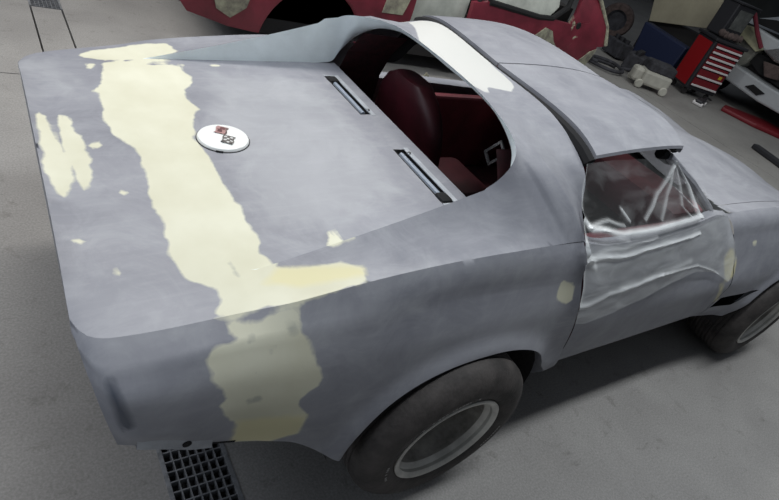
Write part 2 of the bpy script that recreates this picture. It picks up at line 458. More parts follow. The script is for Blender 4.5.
Wc = catmull([(-.12, basey(-.12), zd(-.12))] + [k[1] for k in keys], n_)[n_ + 1:]
Oc = catmull([(-.12, *ridge(-.12))] + [okey(k) for k in keys], n_)[n_ + 1:]
nf = 5 * n_  # first keys lie on the ridge: evaluate it exactly
for i in range(len(Oc)):
    if i < 4 * n_ - 1: Oc[i][1:] = ridge(Oc[i][0])
R_ += list(Rc); W_ += list(Wc); O_ += list(Oc)
R_, W_, O_ = map(np.array, (R_, W_, O_))
NS = 12
strip = np.zeros((len(R_), NS + 1, 3))
for i in range(len(R_)):
    hgt = max(0.0, R_[i][2] - W_[i][2])
    steep = min(1, hgt / 0.12)
    conv = float(np.interp(R_[i][1], [0, .1, .22, .34, .45, .53, .578, .60], [.005, .008, .020, .040, .040, .018, .0, 0]))
    for j in range(NS + 1):
        s = j / NS; p = R_[i] * (1 - s) + O_[i] * s
        sag = -0.016 * steep * min(1, max(0, (R_[i][1] - 0.52) / 0.06)); crown = conv if R_[i][0] > -0.1 else 0.0
        if crown > 0.015: p[1] += 4 * s * (1 - s) * conv * 0.5
        p[2] += 4 * s * (1 - s) * (sag + crown)
        strip[i, j] = p
def twist(P, sg):
    # the shell is slightly racked: far rear rim low, far front edge high
    Q = P.copy() * np.array([1, sg, 1])
    for v in Q.reshape(-1, 3):
        k = max(0, min(1, (v[2] - 0.93) / 0.15)); fx = max(0, min(1, (v[0] - 0.05) / 0.38))
        yy_ = v[1] / 0.57
        rear = (-0.030 * min(1, max(0, (v[0] - 0.04) / 0.05)) * max(0, min(1, (yy_ - 0.55) / 0.3)) + 0.006 * max(0, min(1, (0.09 - v[0]) / 0.06))) if yy_ > 0 else 0.0
        v[2] += k * (rear * (1 - fx) + (0.042 if yy_ > 0 else 0.004) * abs(yy_) * fx)
    return Q
def both_t(bm, P, skip=None):
    add_grid(bm, twist(P, -1), skip); add_grid(bm, twist(P, 1), skip)
both_t(bm, strip)
# inner wall between deck/window edge and rim
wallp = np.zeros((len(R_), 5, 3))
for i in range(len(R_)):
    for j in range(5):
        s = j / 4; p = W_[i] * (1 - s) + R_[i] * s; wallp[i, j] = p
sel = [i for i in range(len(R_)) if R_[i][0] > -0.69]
# rear quarters
q = side_grid(-1.065, 0.45, 128, 26, arch_ex)
for i in range(len(q)):
    x = q[i, 0, 0]
    if x > 0.2:
        q[i, :, 0] = 0.2 + (x - 0.2) / 0.25 * (np.maximum(gap_rear(q[i, :, 2]), 0.2) - 0.2)
        # keep the arch cut where it is
        for j in range(q.shape[1]):
            a = 0.44; zz = q[i, j, 2]
            if zz < 0.62: q[i, j, 0] = x + (q[i, j, 0] - x) * min(1, max(0, (x - 0.40) / 0.05) + max(0, (zz - 0.5) / 0.12))
both(bm, q)
# inward return of the lower edge (gives the flared lip its thickness)
lip = np.array([[q[i, -1], q[i, -1] + np.array([0, -0.012, -0.006]), q[i, -1] + np.array([0, -0.05, 0.004])] for i in range(len(q))])
both(bm, lip)
# tail panel
tl = q[0]
def lip_z(y):
    a = abs(y); b_ = basey(-1.065)
    return zd(-1.065) + (basez(-1.065) - zd(-1.065)) * max(0, (min(a, b_) / b_ - 0.5) * 2) ** 2 + 0.004 * (1 - min(1, a / b_) ** 2) if a <= b_ else float(np.interp(a, [b_, tl[0][1]], [basez(-1.065), tl[0][2]]))
tp = np.array([[(-1.065, tl[0][1] * f, lip_z(tl[0][1] * f)), (-1.060, tl[0][1] * f, lip_z(tl[0][1] * f) - 0.012)] + [(p[0] + 0.0, p[1] * f, min(p[2], lip_z(tl[0][1] * f) - 0.02)) for p in tl[1:]] for f in np.linspace(-1, 1, 61)])
add_grid(bm, tp)
# rolled front edge of the halo, seen in the roof gap
hf0 = lambda i: O_[i] + np.array([0.005, -0.002, -0.007])
hf = np.array([[O_[i], hf0(i)] for i in range(len(O_)) if O_[i][0] > 0.34])
hg = np.array([[hf0(i), hf0(i) + np.array([0.004, -0.010, -0.028]), hf0(i) + np.array([0.012, -0.07 * min(1, O_[i][1] / .3), -0.045])] for i in range(len(O_)) if O_[i][0] > 0.34])
both_t(bm, hf)
bmesh.ops.remove_doubles(bm, verts=bm.verts, dist=0.0006)
shell = finish('body_shell', bm, PRIMER, car, True)
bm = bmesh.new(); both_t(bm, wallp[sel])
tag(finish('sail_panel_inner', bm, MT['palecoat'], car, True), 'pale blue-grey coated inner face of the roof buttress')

bm = bmesh.new(); both_t(bm, hg); finish('roof_gap_channel', bm, MT['gap'], car, True)
# door panels
def make_door(sgn):
    xs = np.linspace(0, 1, 64); P = []
    for u in xs:
        xc = 0.47 + u * (1.66 - 0.47); col = side_col(min(max(xc, 0.47), 2.02), 24)
        for p in col:
            a = gap_rear(p[2]) + 0.007; b = gap_front(p[2]) - 0.006
            p[0] = a + u * (b - a)
            p[1] = float(side_y(p[0], p[2]))
        # sill turned inwards
        s0 = col[0] + np.array([0, -0.035, 0.004]); P.append(np.vstack([[s0 + np.array([0, 0, -0.03])], [s0], col, [col[-1] + np.array([0, -0.03, -0.004])]]))
    P = np.array(P)
    if sgn > 0: P[:, :, 2] = np.minimum(P[:, :, 2], 0.79 + 0.002 * (0.9 - P[:, :, 2]))   # far door has lost its top edge
    P = P * np.array([1, sgn, 1])
    bm = bmesh.new(); add_grid(bm, P)
    return finish('door', bm, PRIMER, car, True)
def side_y(x, z):
    r = rows(x); zz = r[::-1, 1]; yy = r[::-1, 0]
    return pchip(zz, yy, z)
for s in (-1, 1): make_door(s)

# front fenders and nose sides
VENT = [(1.715, .405), (1.76, .465), (2.12, .475), (1.92, .395)]
def inpoly(x, z, poly):
    c = False
    for (x1, z1), (x2, z2) in zip(poly, poly[1:] + poly[:1]):
        if (z1 > z) != (z2 > z) and x < (x2 - x1) * (z - z1) / (z2 - z1) + x1: c = not c
    return c
f = side_grid(1.66, 3.5, 190, 34, arch_ex)
for i in range(len(f)):
    x = f[i, 0, 0]
    if x < 2.0:
        f[i, :, 0] = 2.0 - (2.0 - x) / 0.34 * (2.0 - gap_front(f[i, :, 2]))
bm = bmesh.new(); both(bm, f)
def cut_polygon(bm, poly):
    x0 = min(p[0] for p in poly) - .03; x1 = max(p[0] for p in poly) + .03; z0 = min(p[1] for p in poly) - .03; z1 = max(p[1] for p in poly) + .03
    inb = lambda f_: (lambda c: x0 < c.x < x1 and z0 < c.z < z1)(f_.calc_center_median())
    for a, b in zip(poly, poly[1:] + poly[:1]):
        fs = [f_ for f_ in bm.faces if inb(f_)]
        geom = fs + list({e for f_ in fs for e in f_.edges}) + list({v for f_ in fs for v in f_.verts})
        bmesh.ops.bisect_plane(bm, geom=geom, plane_co=(a[0], 0, a[1]), plane_no=(b[1] - a[1], 0, a[0] - b[0]), dist=1e-5)
    bmesh.ops.delete(bm, geom=[f_ for f_ in bm.faces if inb(f_) and inpoly(f_.calc_center_median().x, f_.calc_center_median().z, poly)], context='FACES')
cut_polygon(bm, VENT)
lip = np.array([[f[i, -1], f[i, -1] + np.array([0, -0.012, -0.006]), f[i, -1] + np.array([0, -0.05, 0.004])] for i in range(len(f))])
both(bm, lip)
tl = f[-1]; add_grid(bm, np.array([[(p[0] + 0.04 * (1 - fr_ * fr_), p[1] * fr_, p[2]) for p in tl] for fr_ in np.linspace(-1, 1, 15)]))
finish('front_fender', bm, PRIMER, car, True, 0.0004)
for s in (-1, 1):
    bm = bmesh.new(); add_box(bm, (1.92, s * 0.79, 0.44), (0.44, 0.01, 0.14)); finish('vent_backing', bm, MT['black'], car)
# hood between the fender peaks
HZ_X = [1.60, 1.75, 2.0, 2.3, 2.49, 2.9, 3.3, 3.5]
HZ = [0.872, 0.880, 0.880, 0.868, 0.845, 0.765, 0.665, 0.585]
def top_pt(x, s):
    r = ridge(x); zc = float(pchip(HZ_X, HZ, x)); y = s * r[0]
    a = abs(s); bulge = 0.5 * (1 + math.cos(math.pi * min(1, a / 0.55)))
    edge = max(0, (a - 0.55) / 0.45)
    z = zc - 0.022 + 0.030 * bulge; z = z * (1 - edge ** 2) + r[1] * edge ** 2
    return np.array([x, y, z])
xs = np.linspace(1.60, 3.5, 90)
bm = bmesh.new()
add_grid(bm, np.array([[top_pt(x, s) for s in np.linspace(-0.9, 0.9, 49)] for x in xs]), lambda c: c[0] < 1.60 + (0.66 - abs(c[1])) * 0.55 and abs(c[1]) > 0.40)
finish('hood', bm, PRIMER, car, True)
bm = bmesh.new()
P = np.array([[top_pt(x, s) for s in np.linspace(0.905, 1.0, 5)] for x in xs if x > 1.605]); both(bm, P)
# strip that closes fender to the cowl behind
finish('fender_top', bm, PRIMER, car, True)
# cowl tray, dark, under the windscreen base
bm = bmesh.new()
add_grid(bm, np.array([[(x, y, 0.835) for y in np.linspace(-0.655, 0.655, 9)] for x in (1.40, 1.74)]))
finish('cowl_tray', bm, MT['black'], car)

# roof: two lift-out panels, header and side pillars
def roof_pt(x, y):
    a = min(1, abs(y) / 0.575)
    zc = 1.206 + 0.012 * math.sin(math.pi * min(1, max(0, (x - 0.48) / 0.66))) - 0.010 * max(0, (x - 0.9) / 0.25) ** 2
    zc += 0.030 * max(0, y) / 0.57 + (0.012 * (x - 0.5) / 0.5 if y < 0 else 0) * min(1, -y / 0.4)
    return np.array([x, y, zc - 0.016 * a ** 2 - (0.052 - 0.022 * min(1, max(0, (x - 0.5) / 0.5))) * a ** 6])
def rear_edge(y): return 0.487 + 0.016 * (abs(y) / 0.57) ** 2
def front_edge(y): return 1.150 - 0.13 * (abs(y) / 0.57) ** 2.5
for sgn in (-1, 1):
    P = []
    for i in range(40):
        u = i / 39; row = []
        for j in range(30):
            y = 0.004 + (0.570 - 0.004) * j / 29
            x = rear_edge(y) * (1 - u) + front_edge(y) * u
            row.append(roof_pt(x, sgn * y))
        row.append(row[-1] + np.array([0, sgn * 0.004, -0.011])); row.append(row[-1] + np.array([0, -sgn * 0.02, -0.004]))
        row.insert(0, row[0] + np.array([0, 0, -0.012]))
        P.append(row)
    P = [[p + np.array([0.0, 0, -0.022]) for p in P[0]]] + P + [[p + np.array([0.0, 0, -0.018]) for p in P[-1]]]
    bm = bmesh.new(); add_grid(bm, np.array(P)); finish('roof_panel', bm, PRIMER, car, True)
bm = bmesh.new()   # dark weatherstrip channel under the roof seams
add_tube(bm, [roof_pt(0.467 + 0.02 * (abs(y) / .57) ** 2, y) + np.array([0, 0, -0.030]) for y in np.linspace(-0.57, 0.57, 25)], 0.024, 8)
finish('roof_seal', bm, MT['black'], car, True)
tube('roof_bar', [(0.47, 0, 1.165), (0.8, 0, 1.178), (1.13, 0, 1.172)], 0.022, MT['dark'], car)
hd = [roof_pt(front_edge(y) - 0.01, y) + np.array([0, 0, -0.035]) for y in np.linspace(-0.55, 0.55, 21)]
tube('windscreen_header', hd, 0.018, MT['dark'], car)
bm = bmesh.new()
add_grid(bm, np.array([[(x0 + (x1 - x0) * t + 0.05 * math.sin(math.pi * t) * 0.4, y * (0.52 + 0.12 * t), 1.175 - 0.03 * abs(y) ** 4 - (1.175 - 0.855) * t) for t in np.linspace(0, 1, 9)]
      for y in np.linspace(-1, 1, 17) for x0, x1 in [(1.14 - 0.12 * abs(y) ** 2.5, 1.62 - 0.18 * abs(y) ** 2.5)]]))
finish('windscreen', bm, MT['smoked'], car, True)
for s in (-1, 1):
    tube('windscreen_pillar', [(1.02, s * 0.545, 1.115), (1.23, s * 0.600, 1.015), (1.42, s * 0.650, 0.905), (1.47, s * 0.660, 0.86)], 0.017, PRIMER, car)
    tube('pillar_cap', [(0.99, s * 0.52, 1.118), (1.06, s * 0.535, 1.095)], 0.024, MT['black'], car)

# vents with white bevelled frame, dark pivot and a rod
for sgn in (-1, 1):
    v = bmesh.new()
    yc = sgn * (VY0 + VY1) / 2; L_ = VY1 - VY0; xc = (VX0 + VX1) / 2; zz = zd(xc)
    add_box(v, (xc, yc, zz - 0.032), (VX1 - VX0 + 0.01, L_ + 0.01, 0.004))
    for x_ in (VX0 - 0.001, VX1 + 0.001): add_box(v, (x_, yc, zz - 0.015), (0.003, L_, 0.036))
    for y_ in (VY0, VY1): add_box(v, (xc, sgn * y_, zz - 0.015), (VX1 - VX0, 0.003, 0.036))
    well = finish('vent_well', v, MT['dark'], car)
    v = bmesh.new()
    add_box(v, (VX1 + 0.002, yc, zz + 0.0030), (0.020, L_ + 0.02, 0.005), bevel=0.0015)
    add_box(v, (xc, sgn * (VY1 + 0.005), zz + 0.0020), (VX1 - VX0 + 0.012, 0.009, 0.004), bevel=0.0015)
    finish('vent_frame', v, MT['bracket'], car)
    v = bmesh.new()
    add_box(v, (xc - 0.006, sgn * (VY1 - 0.030), zz - 0.006), (0.050, 0.055, 0.034), bevel=0.012)
    finish('vent_pivot', v, MT['black'], car, True)
    tube('vent_rod', [(xc - 0.006, sgn * (VY1 - 0.05), zz - 0.006), (xc - 0.004, sgn * (VY0 + 0.02), zz - 0.008)], 0.0110, MT['bluegrey'], car)
    v = bmesh.new(); add_box(v, (VX1 - 0.022, yc, zz - 0.020), (0.008, L_ - 0.01, 0.02)); finish('vent_slot', v, MT['black'], car)
    v = bmesh.new(); add_lathe(v, [(0.0001, 0.006), (0.006, 0.006), (0.008, 0.0)], (VX1 - 0.004, sgn * (VY0 + 0.03), zz + 0.004), 10, 'z'); finish('screw', v, MT['chrome'], car, True)

# fuel filler lid with crossed racing flags
LX, LY = -0.5551, 0.0
tilt = Matrix.Rotation(-math.atan(0.06265), 4, 'Y')
lid_m = Matrix.Translation((LX, LY, zd(LX) + 0.0045)) @ tilt
def lidobj(name, bm, m, smooth=False):
    bmesh.ops.transform(bm, matrix=lid_m, verts=bm.verts); return finish(name, bm, m, car, smooth)
b_ = bmesh.new(); r = add_lathe(b_, [(0.081, -0.004), (0.081, 0.004), (0.077, 0.0085), (0.05, 0.0105), (0.0005, 0.011)], (0, 0, 0), 72, 'z')
lid = lidobj('fuel_lid', b_, MT['white'], True)
b_ = bmesh.new(); add_lathe(b_, [(0.081, 0.0012), (0.0835, 0.0016), (0.084, -0.004)], (0, 0, 0), 72, 'z'); lidobj('lid_seam', b_, MT['dark'], True)
for a0 in (1.25, -2.0):
    b_ = bmesh.new()
    a = a0
    add_box(b_, (0.082 * math.cos(a), 0.082 * math.sin(a), 0.001), (0.007, 0.022, 0.006), Matrix.Rotation(a, 3, 'Z'))
    lidobj('hinge_notch', b_, MT['black'])
def flag(cx, cy, ang, kind):
    """a small waving flag of w x h drawn in relief on the lid"""
    wv, hv = 0.044, 0.036
    rot = Matrix.Translation((cx, cy, 0.0115)) @ Matrix.Rotation(ang, 4, 'Z')
    def plate(x0, x1, y0, y1, z0, z1, m, name):
        b = bmesh.new(); n = 4; g = []
        for zz in (z0, z1):
            g.append([[b.verts.new((x0 + (x1 - x0) * i / n, yy + 0.0035 * math.sin((x0 + (x1 - x0) * i / n) / wv * 6.0), zz)) for yy in (y0, y1)] for i in range(n + 1)])
        for i in range(n):
            a, c = g[0], g[1]
            b.faces.new((c[i][0], c[i + 1][0], c[i + 1][1], c[i][1])); b.faces.new((a[i][0], a[i + 1][0], c[i + 1][0], c[i][0])); b.faces.new((a[i][1], a[i + 1][1], c[i + 1][1], c[i][1]))
        bmesh.ops.transform(b, matrix=rot, verts=b.verts); return lidobj(name, b, m)
    edge_m = mat('emblem_outline', (0.10, 0.09, 0.085), 0.5)
    if kind == 'red':
        o = plate(-wv / 2, wv / 2, -hv / 2, hv / 2, 0, 0.002, mat('emblem_red', (0.36, 0.20, 0.19), 0.5), 'emblem_flag')
        plate(-wv * .32, wv * .05, -hv * .05, hv * .35, 0.002, 0.003, mat('emblem_dark_red', (0.10, 0.03, 0.035), 0.5), 'emblem_mark')
        plate(wv * .1, wv * .42, -hv * .32, hv * .12, 0.002, 0.003, mat('emblem_dark_red_2', (0.14, 0.05, 0.05), 0.5), 'emblem_mark')
        plate(-wv * .45, wv * .45, -hv * .47, -hv * .38, 0.002, 0.003, edge_m, 'emblem_border')
    else:
        plate(-wv / 2, wv / 2, -hv / 2, hv / 2, 0, 0.002, mat('emblem_pale', (0.62, 0.62, 0.60), 0.4), 'emblem_flag')
        for (x0, x1, y0, y1) in ((-.5, .5, .40, .5), (-.5, .5, -.5, -.40), (-.5, -.42, -.5, .5), (.42, .5, -.5, .5)):
            plate(wv * x0, wv * x1, hv * y0, hv * y1, 0.002, 0.003, edge_m, 'emblem_border')
        for i in range(4):
            for j in range(3):
                if (i + j) % 2 == 0:
                    plate(wv * (-.42 + .21 * i), wv * (-.42 + .21 * (i + 1)), hv * (-.40 + .266 * j), hv * (-.40 + .266 * (j + 1)), 0.002, 0.003, edge_m, 'emblem_check')
FLAG_A = (0.004, 0.034, 0.97); FLAG_B = (0.007, -0.026, 0.97)
flag(*FLAG_A, 'red'); flag(*FLAG_B, 'check')

# bluish daylight on the rear corner, painted as a strip's own colour
for s_ in (-1, 1):
    rowsA = [p for p in tl if p[2] < 0.80]
    G = np.array([[p + np.array([0.016, 0.0045, 0]), p + np.array([-0.002, 0.009, 0]), p + np.array([-0.012, -0.004, 0]), p + np.array([-0.010, -0.022, 0])] for p in rowsA]) * np.array([1, s_, 1])
    bm = bmesh.new(); add_grid(bm, G); tag(finish('painted_daylight_strip', bm, MT['bluestrip'], car, True), 'bluish daylight painted as a strip down the rear corner')
# bumper bracket on the near rear corner
def along(x0, x1, zoff, dy, n=14, vv=None):
    out = []
    for x in np.linspace(x0, x1, n):
        c = side_col(x, 26); p = c[-1]; out.append(np.array([p[0], p[1] + dy, p[2] + zoff]))
    return out
for s in (-1, 1):
    a = along(-1.03, -0.80, 0.078, 0.004); b2 = along(-1.03, -0.80, 0.056, 0.010); c2 = along(-1.03, -0.80, -0.002, 0.009); d2 = along(-1.03, -0.80, -0.010, -0.02)
    bm = bmesh.new(); add_grid(bm, np.array([a, b2, c2, d2]) * np.array([1, s, 1])); finish('bumper_bracket', bm, MT['bracket'], car, True)
    pm = along(-0.87, -0.86, 0.024, 0.0105, 2)[0]
    bm = bmesh.new(); add_lathe(bm, [(0.011, -0.002), (0.011, 0.001), (0.0004, 0.001)], (pm[0], 0, pm[2]), 14, 'y')
    for v in bm.verts: v.co.y = s * (pm[1] + v.co.y)
    finish('bolt_hole', bm, MT['black'], car)
    a = along(-0.80, -0.73, 0.040, 0.0035, 4); b2 = along(-0.80, -0.74, 0.006, 0.004, 4)
    bm = bmesh.new(); add_grid(bm, np.array([a, b2]) * np.array([1, s, 1])); finish('bracket_slot', bm, MT['black'], car)
for y in (-0.50, -0.31, 0.31, 0.50):
    bm = bmesh.new(); add_lathe(bm, [(0.0005, 0.001), (0.058, 0.001), (0.062, -0.006)], (0, 0, 0), 28, 'z')
    bmesh.ops.transform(bm, matrix=Matrix.Translation((-1.0385, y, 0.70)) @ Matrix.Rotation(-math.pi / 2 - 0.27, 4, 'Y'), verts=bm.verts)
    finish('tail_lamp_opening', bm, MT['black'], car)

# underbody, wheel wells, cabin tub
bm = bmesh.new()
add_grid(bm, np.array([[(x, y, 0.255 if x > -0.45 else 0.255 + (-0.45 - x) * 0.40) for y in np.linspace(-0.74, 0.74, 7)] for x in np.linspace(-0.86, 3.2, 22)]),
         lambda c: any(abs(c[0] - w[0]) < 0.36 for w in WH) and abs(c[1]) > 0.55)
finish('floor_pan', bm, MT['dark'], car)
for cx, cz, rx, rz in WH:
    for s in (-1, 1):
        P = []
        for a in np.linspace(-0.15, math.pi + 0.15, 26):
            x = cx + (rx + 0.004) * math.cos(a); z = cz + (rz + 0.02) * math.sin(a)
            P.append([(x, s * y, z) for y in (0.84, 0.72, 0.55)] + [(cx, s * 0.54, cz)])
        bm = bmesh.new(); add_grid(bm, np.array(P)); finish('wheel_well', bm, MT['dark'], car)
bm = bmesh.new()
add_box(bm, (0.98, 0, 0.28), (1.40, 1.44, 0.03)); add_box(bm, (1.66, 0, 0.55), (0.03, 1.30, 0.56))
finish('cabin_floor', bm, MT['maroond'], car)
bm = bmesh.new()
add_box(bm, (0.10, 0, 0.62), (0.02, 1.20, 0.50)); add_box(bm, (0.17, 0, 0.70), (0.16, 1.2, 0.02))
finish('rear_bulkhead', bm, MT['maroond'], car)
for s in (-1, 1):
    bm = bmesh.new(); add_box(bm, (1.03, s * 0.665, 0.58 if s < 0 else 0.53), (1.12, 0.05, 0.56 if s < 0 else 0.46), bevel=0.015); finish('door_trim', bm, MT['trimred'], car)
    bm = bmesh.new()
    P = [[(x, s * (0.585 if z < 0.93 else 0.585 - (z - 0.93) * 0.75), z) for z in np.linspace(0.3, 1.10, 8)] for x in (0.15, 0.27, 0.38)]
    add_grid(bm, np.array(P)); finish('pillar_trim', bm, MT['maroond'], car)
bm = bmesh.new(); add_box(bm, (1.42, 0, 0.76), (0.30, 1.22, 0.20), bevel=0.05); finish('dashboard', bm, MT['trimred'], car, True)
bm = bmesh.new(); add_box(bm, (0.85, 0.0, 0.40), (1.0, 0.20, 0.24), bevel=0.03); finish('console', bm, MT['maroond'], car, True)
# seat of the far side (high shell back), and its cushion
def seat(ys):
    P = []
    for i in range(15):
        t = i / 14; z = 0.40 + 0.61 * t; hw = 0.235 + 0.02 * math.sin(t * 3.0) if t < 0.55 else 0.25 * math.sqrt(max(0.0, 1 - ((t - 0.55) / 0.475) ** 2.6)) + 0.002
        xr = 0.34 + (1 - t) * 0.12
        ring = []
        for k in range(24):
            a = 2 * math.pi * k / 24; ca, sa = math.cos(a), math.sin(a)
            ring.append((xr - 0.02 + 0.055 * (abs(sa) ** 0.7) * (1 if sa > 0 else -1), ys + hw * (abs(ca) ** 0.55) * (1 if ca > 0 else -1), z))
        ring.append(ring[0]); P.append(ring)
    bm = bmesh.new(); add_grid(bm, np.array(P)); bmesh.ops.remove_doubles(bm, verts=bm.verts, dist=0.0005)
    bmesh.ops.holes_fill(bm, edges=bm.edges, sides=40)
    o = finish('seat_back', bm, MT['maroon'], car, True)
    bm = bmesh.new(); add_box(bm, (0.72, ys, 0.42), (0.50, 0.46, 0.14), bevel=0.04); finish('seat_cushion', bm, MT['maroon'], car, True)
    bm = bmesh.new(); add_lathe(bm, [(0.0005, 0), (0.012, 0), (0.015, 0.004)], (0, 0, 0), 12, 'z')
    bmesh.ops.transform(bm, matrix=Matrix.Translation((0.305, ys + 0.03, 0.90)) @ Matrix.Rotation(-math.pi / 2, 4, 'Y'), verts=bm.verts)
    finish('seat_grommet', bm, MT['black'], car)
seat(0.25)
bm = bmesh.new()
for (dx, dz, sx, sz) in ((0, .026, .10, .010), (0, -.026, .10, .010), (-.045, 0, .010, .06), (.045, 0, .010, .06)):
    add_box(bm, (0.0 + dx, 0, dz), (sx, 0.008, sz))
bmesh.ops.transform(bm, matrix=Matrix.Translation((0.40, -0.25, 0.955)) @ Matrix.Rotation(-0.95, 4, 'X') @ Matrix.Rotation(1.57, 4, 'Z') @ Matrix.Rotation(0.0, 4, 'Y'), verts=bm.verts)
finish('chrome_bezel', bm, MT['chrome'], car)

# wheels (they stand on the floor, so they are placed in floor coordinates)
BI = BM.inverted()
def wheel(x, y, s):
    """s=-1: outer face towards -y; y is the outer face"""
    Rr = 0.335
    def out(name, bm, m, smooth=True):
        bmesh.ops.transform(bm, matrix=BI, verts=bm.verts); return finish(name, bm, m, car, smooth)
    W = 0.235
    prof = [(0.200, -0.006), (0.208, 0.004), (0.225, 0.012), (0.262, 0.016), (0.292, 0.010), (0.312, -0.004), (0.327, -0.020), (0.3345, -0.042)]
    for k in range(1, 8):   # tread with grooves
        y0 = -0.042 - (W - 0.05) * k / 8
        prof += [(0.3355, y0 + 0.006), (0.329, y0 + 0.003), (0.329, y0 - 0.003), (0.3355, y0 - 0.006)]
    prof += [(0.3345, -W + 0.012), (0.32, -W - 0.01), (0.28, -W - 0.025), (0.21, -W - 0.01), (0.20, -W)]
    prof = [(r, -s * h * -1 * -1 if False else s * h) for r, h in prof]
    bm = bmesh.new(); add_lathe(bm, prof, (x, y, Rr), 96); out('tyre', bm, MT['tyre'])
    bm = bmesh.new()      # raised, worn letter ticks on the side wall
    rnd = random.Random(5)
    for a0, a1 in ((1.55, 2.5), (5.7, 6.3), (3.2, 3.7)):
        a = a0
        while a < a1:
            da = 0.022 + 0.02 * rnd.random(); rr = 0.243
            if rnd.random() < 0.8:
                ps = [(rr + dr, aa) for dr, aa in ((-0.004, a), (0.004, a), (0.004, a + da), (-0.004, a + da))]
                bm.faces.new([bm.verts.new((x + r_ * math.cos(q_), y + s * 0.0185, Rr + r_ * math.sin(q_))) for r_, q_ in ps])
            a += da + 0.018
    tag(out('tyre_lettering', bm, MT['tyremark'], False), kind='stuff')
    bm = bmesh.new()
    pr = [(0.196, -0.010), (0.2045, 0.002), (0.2050, 0.008), (0.201, 0.011), (0.190, 0.009), (0.183, 0.000), (0.184, -0.012), (0.176, -0.020), (0.172, -0.03)]
    add_lathe(bm, [(r, s * h) for r, h in pr], (x, y, Rr), 80); out('rim_lip', bm, MT['rim'])
    bm = bmesh.new()
    pr = [(0.172, -0.03), (0.168, -0.07), (0.160, -0.10), (0.158, -0.17), (0.166, -0.21)]
    add_lathe(bm, [(r, s * h) for r, h in pr], (x, y, Rr), 80); out('rim_barrel', bm, MT['barrel'])
    bm = bmesh.new()
    pr = [(0.160, -0.135), (0.140, -0.130), (0.118, -0.140), (0.085, -0.145), (0.070, -0.130), (0.040, -0.125), (0.034, -0.14)]
    r = add_lathe(bm, [(q_, s * h) for q_, h in pr], (x, y, Rr), 40)
    kill = []
    for k in range(0, 40, 8):        # slots in the disc
        for kk in (k, k + 1, k + 2, k + 3):
            for f_ in r[1][kk % 40].link_faces:
                c_ = f_.calc_center_median(); rad = math.hypot(c_.x - x, c_.z - Rr)
                if 0.10 < rad < 0.14: kill.append(f_)
    bmesh.ops.delete(bm, geom=list(set(kill)), context='FACES')
    out('wheel_disc', bm, MT['dark'])
    for k in range(5):
        a = k * 2 * math.pi / 5 + 0.3
        bm = bmesh.new(); add_lathe(bm, [(0.009, s * -0.118), (0.009, s * -0.094), (0.0005, s * -0.092)], (x + 0.062 * math.cos(a), y, Rr + 0.062 * math.sin(a)), 6)
        out('wheel_nut', bm, MT['rim'], False)
    bm = bmesh.new(); add_lathe(bm, [(0.14, s * -0.14), (0.14, s * -0.20), (0.001, s * -0.20)], (x, y, Rr), 24); out('brake_drum', bm, MT['black'])
    bm = bmesh.new(); add_lathe(bm, [(0.0005, s * -0.14), (0.14, s * -0.14)], (x, y, Rr), 24); out('brake_face', bm, MT['black'])
wheel(0.0, -0.880, -1); wheel(2.489, -0.866, -1); wheel(0.0, 0.880, 1); wheel(2.489, 0.866, 1)

# ------------------------------------------------------------------ plastic film over the near window and door
def film_material():
    m = bpy.data.materials.new('clear_plastic_film'); m.use_nodes = True
    nt = m.node_tree; N = nt.nodes; L = nt.links; b = N['Principled BSDF']
    b.inputs['Base Color'].default_value = (0.78, 0.80, 0.80, 1); b.inputs['Roughness'].default_value = 0.28
    at = N.new('ShaderNodeAttribute'); at.attribute_name = 'opacity'
    tc = N.new('ShaderNodeTexCoord')
    mp = N.new('ShaderNodeMapping'); mp.inputs['Scale'].default_value = (3, 3, 9); mp.inputs['Rotation'].default_value = (0, 0.5, 0)
    L.new(tc.outputs['Object'], mp.inputs[0])
    n = N.new('ShaderNodeTexNoise'); n.inputs['Scale'].default_value = 1.6; n.inputs['Detail'].default_value = 3; n.inputs['Distortion'].default_value = 0.6
    L.new(mp.outputs[0], n.inputs['Vector'])
    r = N.new('ShaderNodeValToRGB'); e = r.color_ramp.elements; e[0].position = 0.45; e[0].color = (0, 0, 0, 1); e[1].position = 0.75; e[1].color = (0.16, 0.16, 0.16, 1)
    L.new(n.outputs['Fac'], r.inputs[0])
    ad = N.new('ShaderNodeMath'); ad.operation = 'ADD'; ad.use_clamp = True
    L.new(at.outputs['Fac'], ad.inputs[0]); L.new(r.outputs[0], ad.inputs[1]); L.new(ad.outputs[0], b.inputs['Alpha'])
    bp = N.new('ShaderNodeBump'); bp.inputs['Strength'].default_value = 0.4; bp.inputs['Distance'].default_value = 0.02
    L.new(n.outputs['Fac'], bp.inputs['Height']); L.new(bp.outputs[0], b.inputs['Normal'])
    return m
def film_pos(u, t):
    """u 0..1 rear to front, t 0..1 roof rail to sill, 1..2 sill to hem; body coordinates, near side"""
    if t <= 1:
        top_ = np.array([0.452 + u * 0.578, -0.575, 1.130 - 0.012 * (2 * u - 1) ** 2])
        xb = 0.345 + u * 1.175; r = ridge(xb); bot = np.array([xb, -(r[0] + 0.016), r[1] + 0.010])
        p = top_ * (1 - t) + bot * t; p[1] += 0.02 * math.sin(math.pi * t)
        return p
    k = t - 1
    hem = float(np.interp(u, [0, .05, .12, .30, .50, .66, .85, .97, 1], [.66, .64, .64, .665, .70, .715, .66, .60, .70]))
    xb = 0.345 + u * 1.175; z0 = ridge(xb)[1] + 0.010; z = z0 * (1 - k) + hem * k
    x = xb + k * (0.080 * (1 - u) + 0.17 * u)
    y = float(side_y(x, min(z, z0 - 0.011)))
    return np.array([x, -(y + 0.016), z])
FOLDS = []   # filled below: polylines in (u,t), width, strength
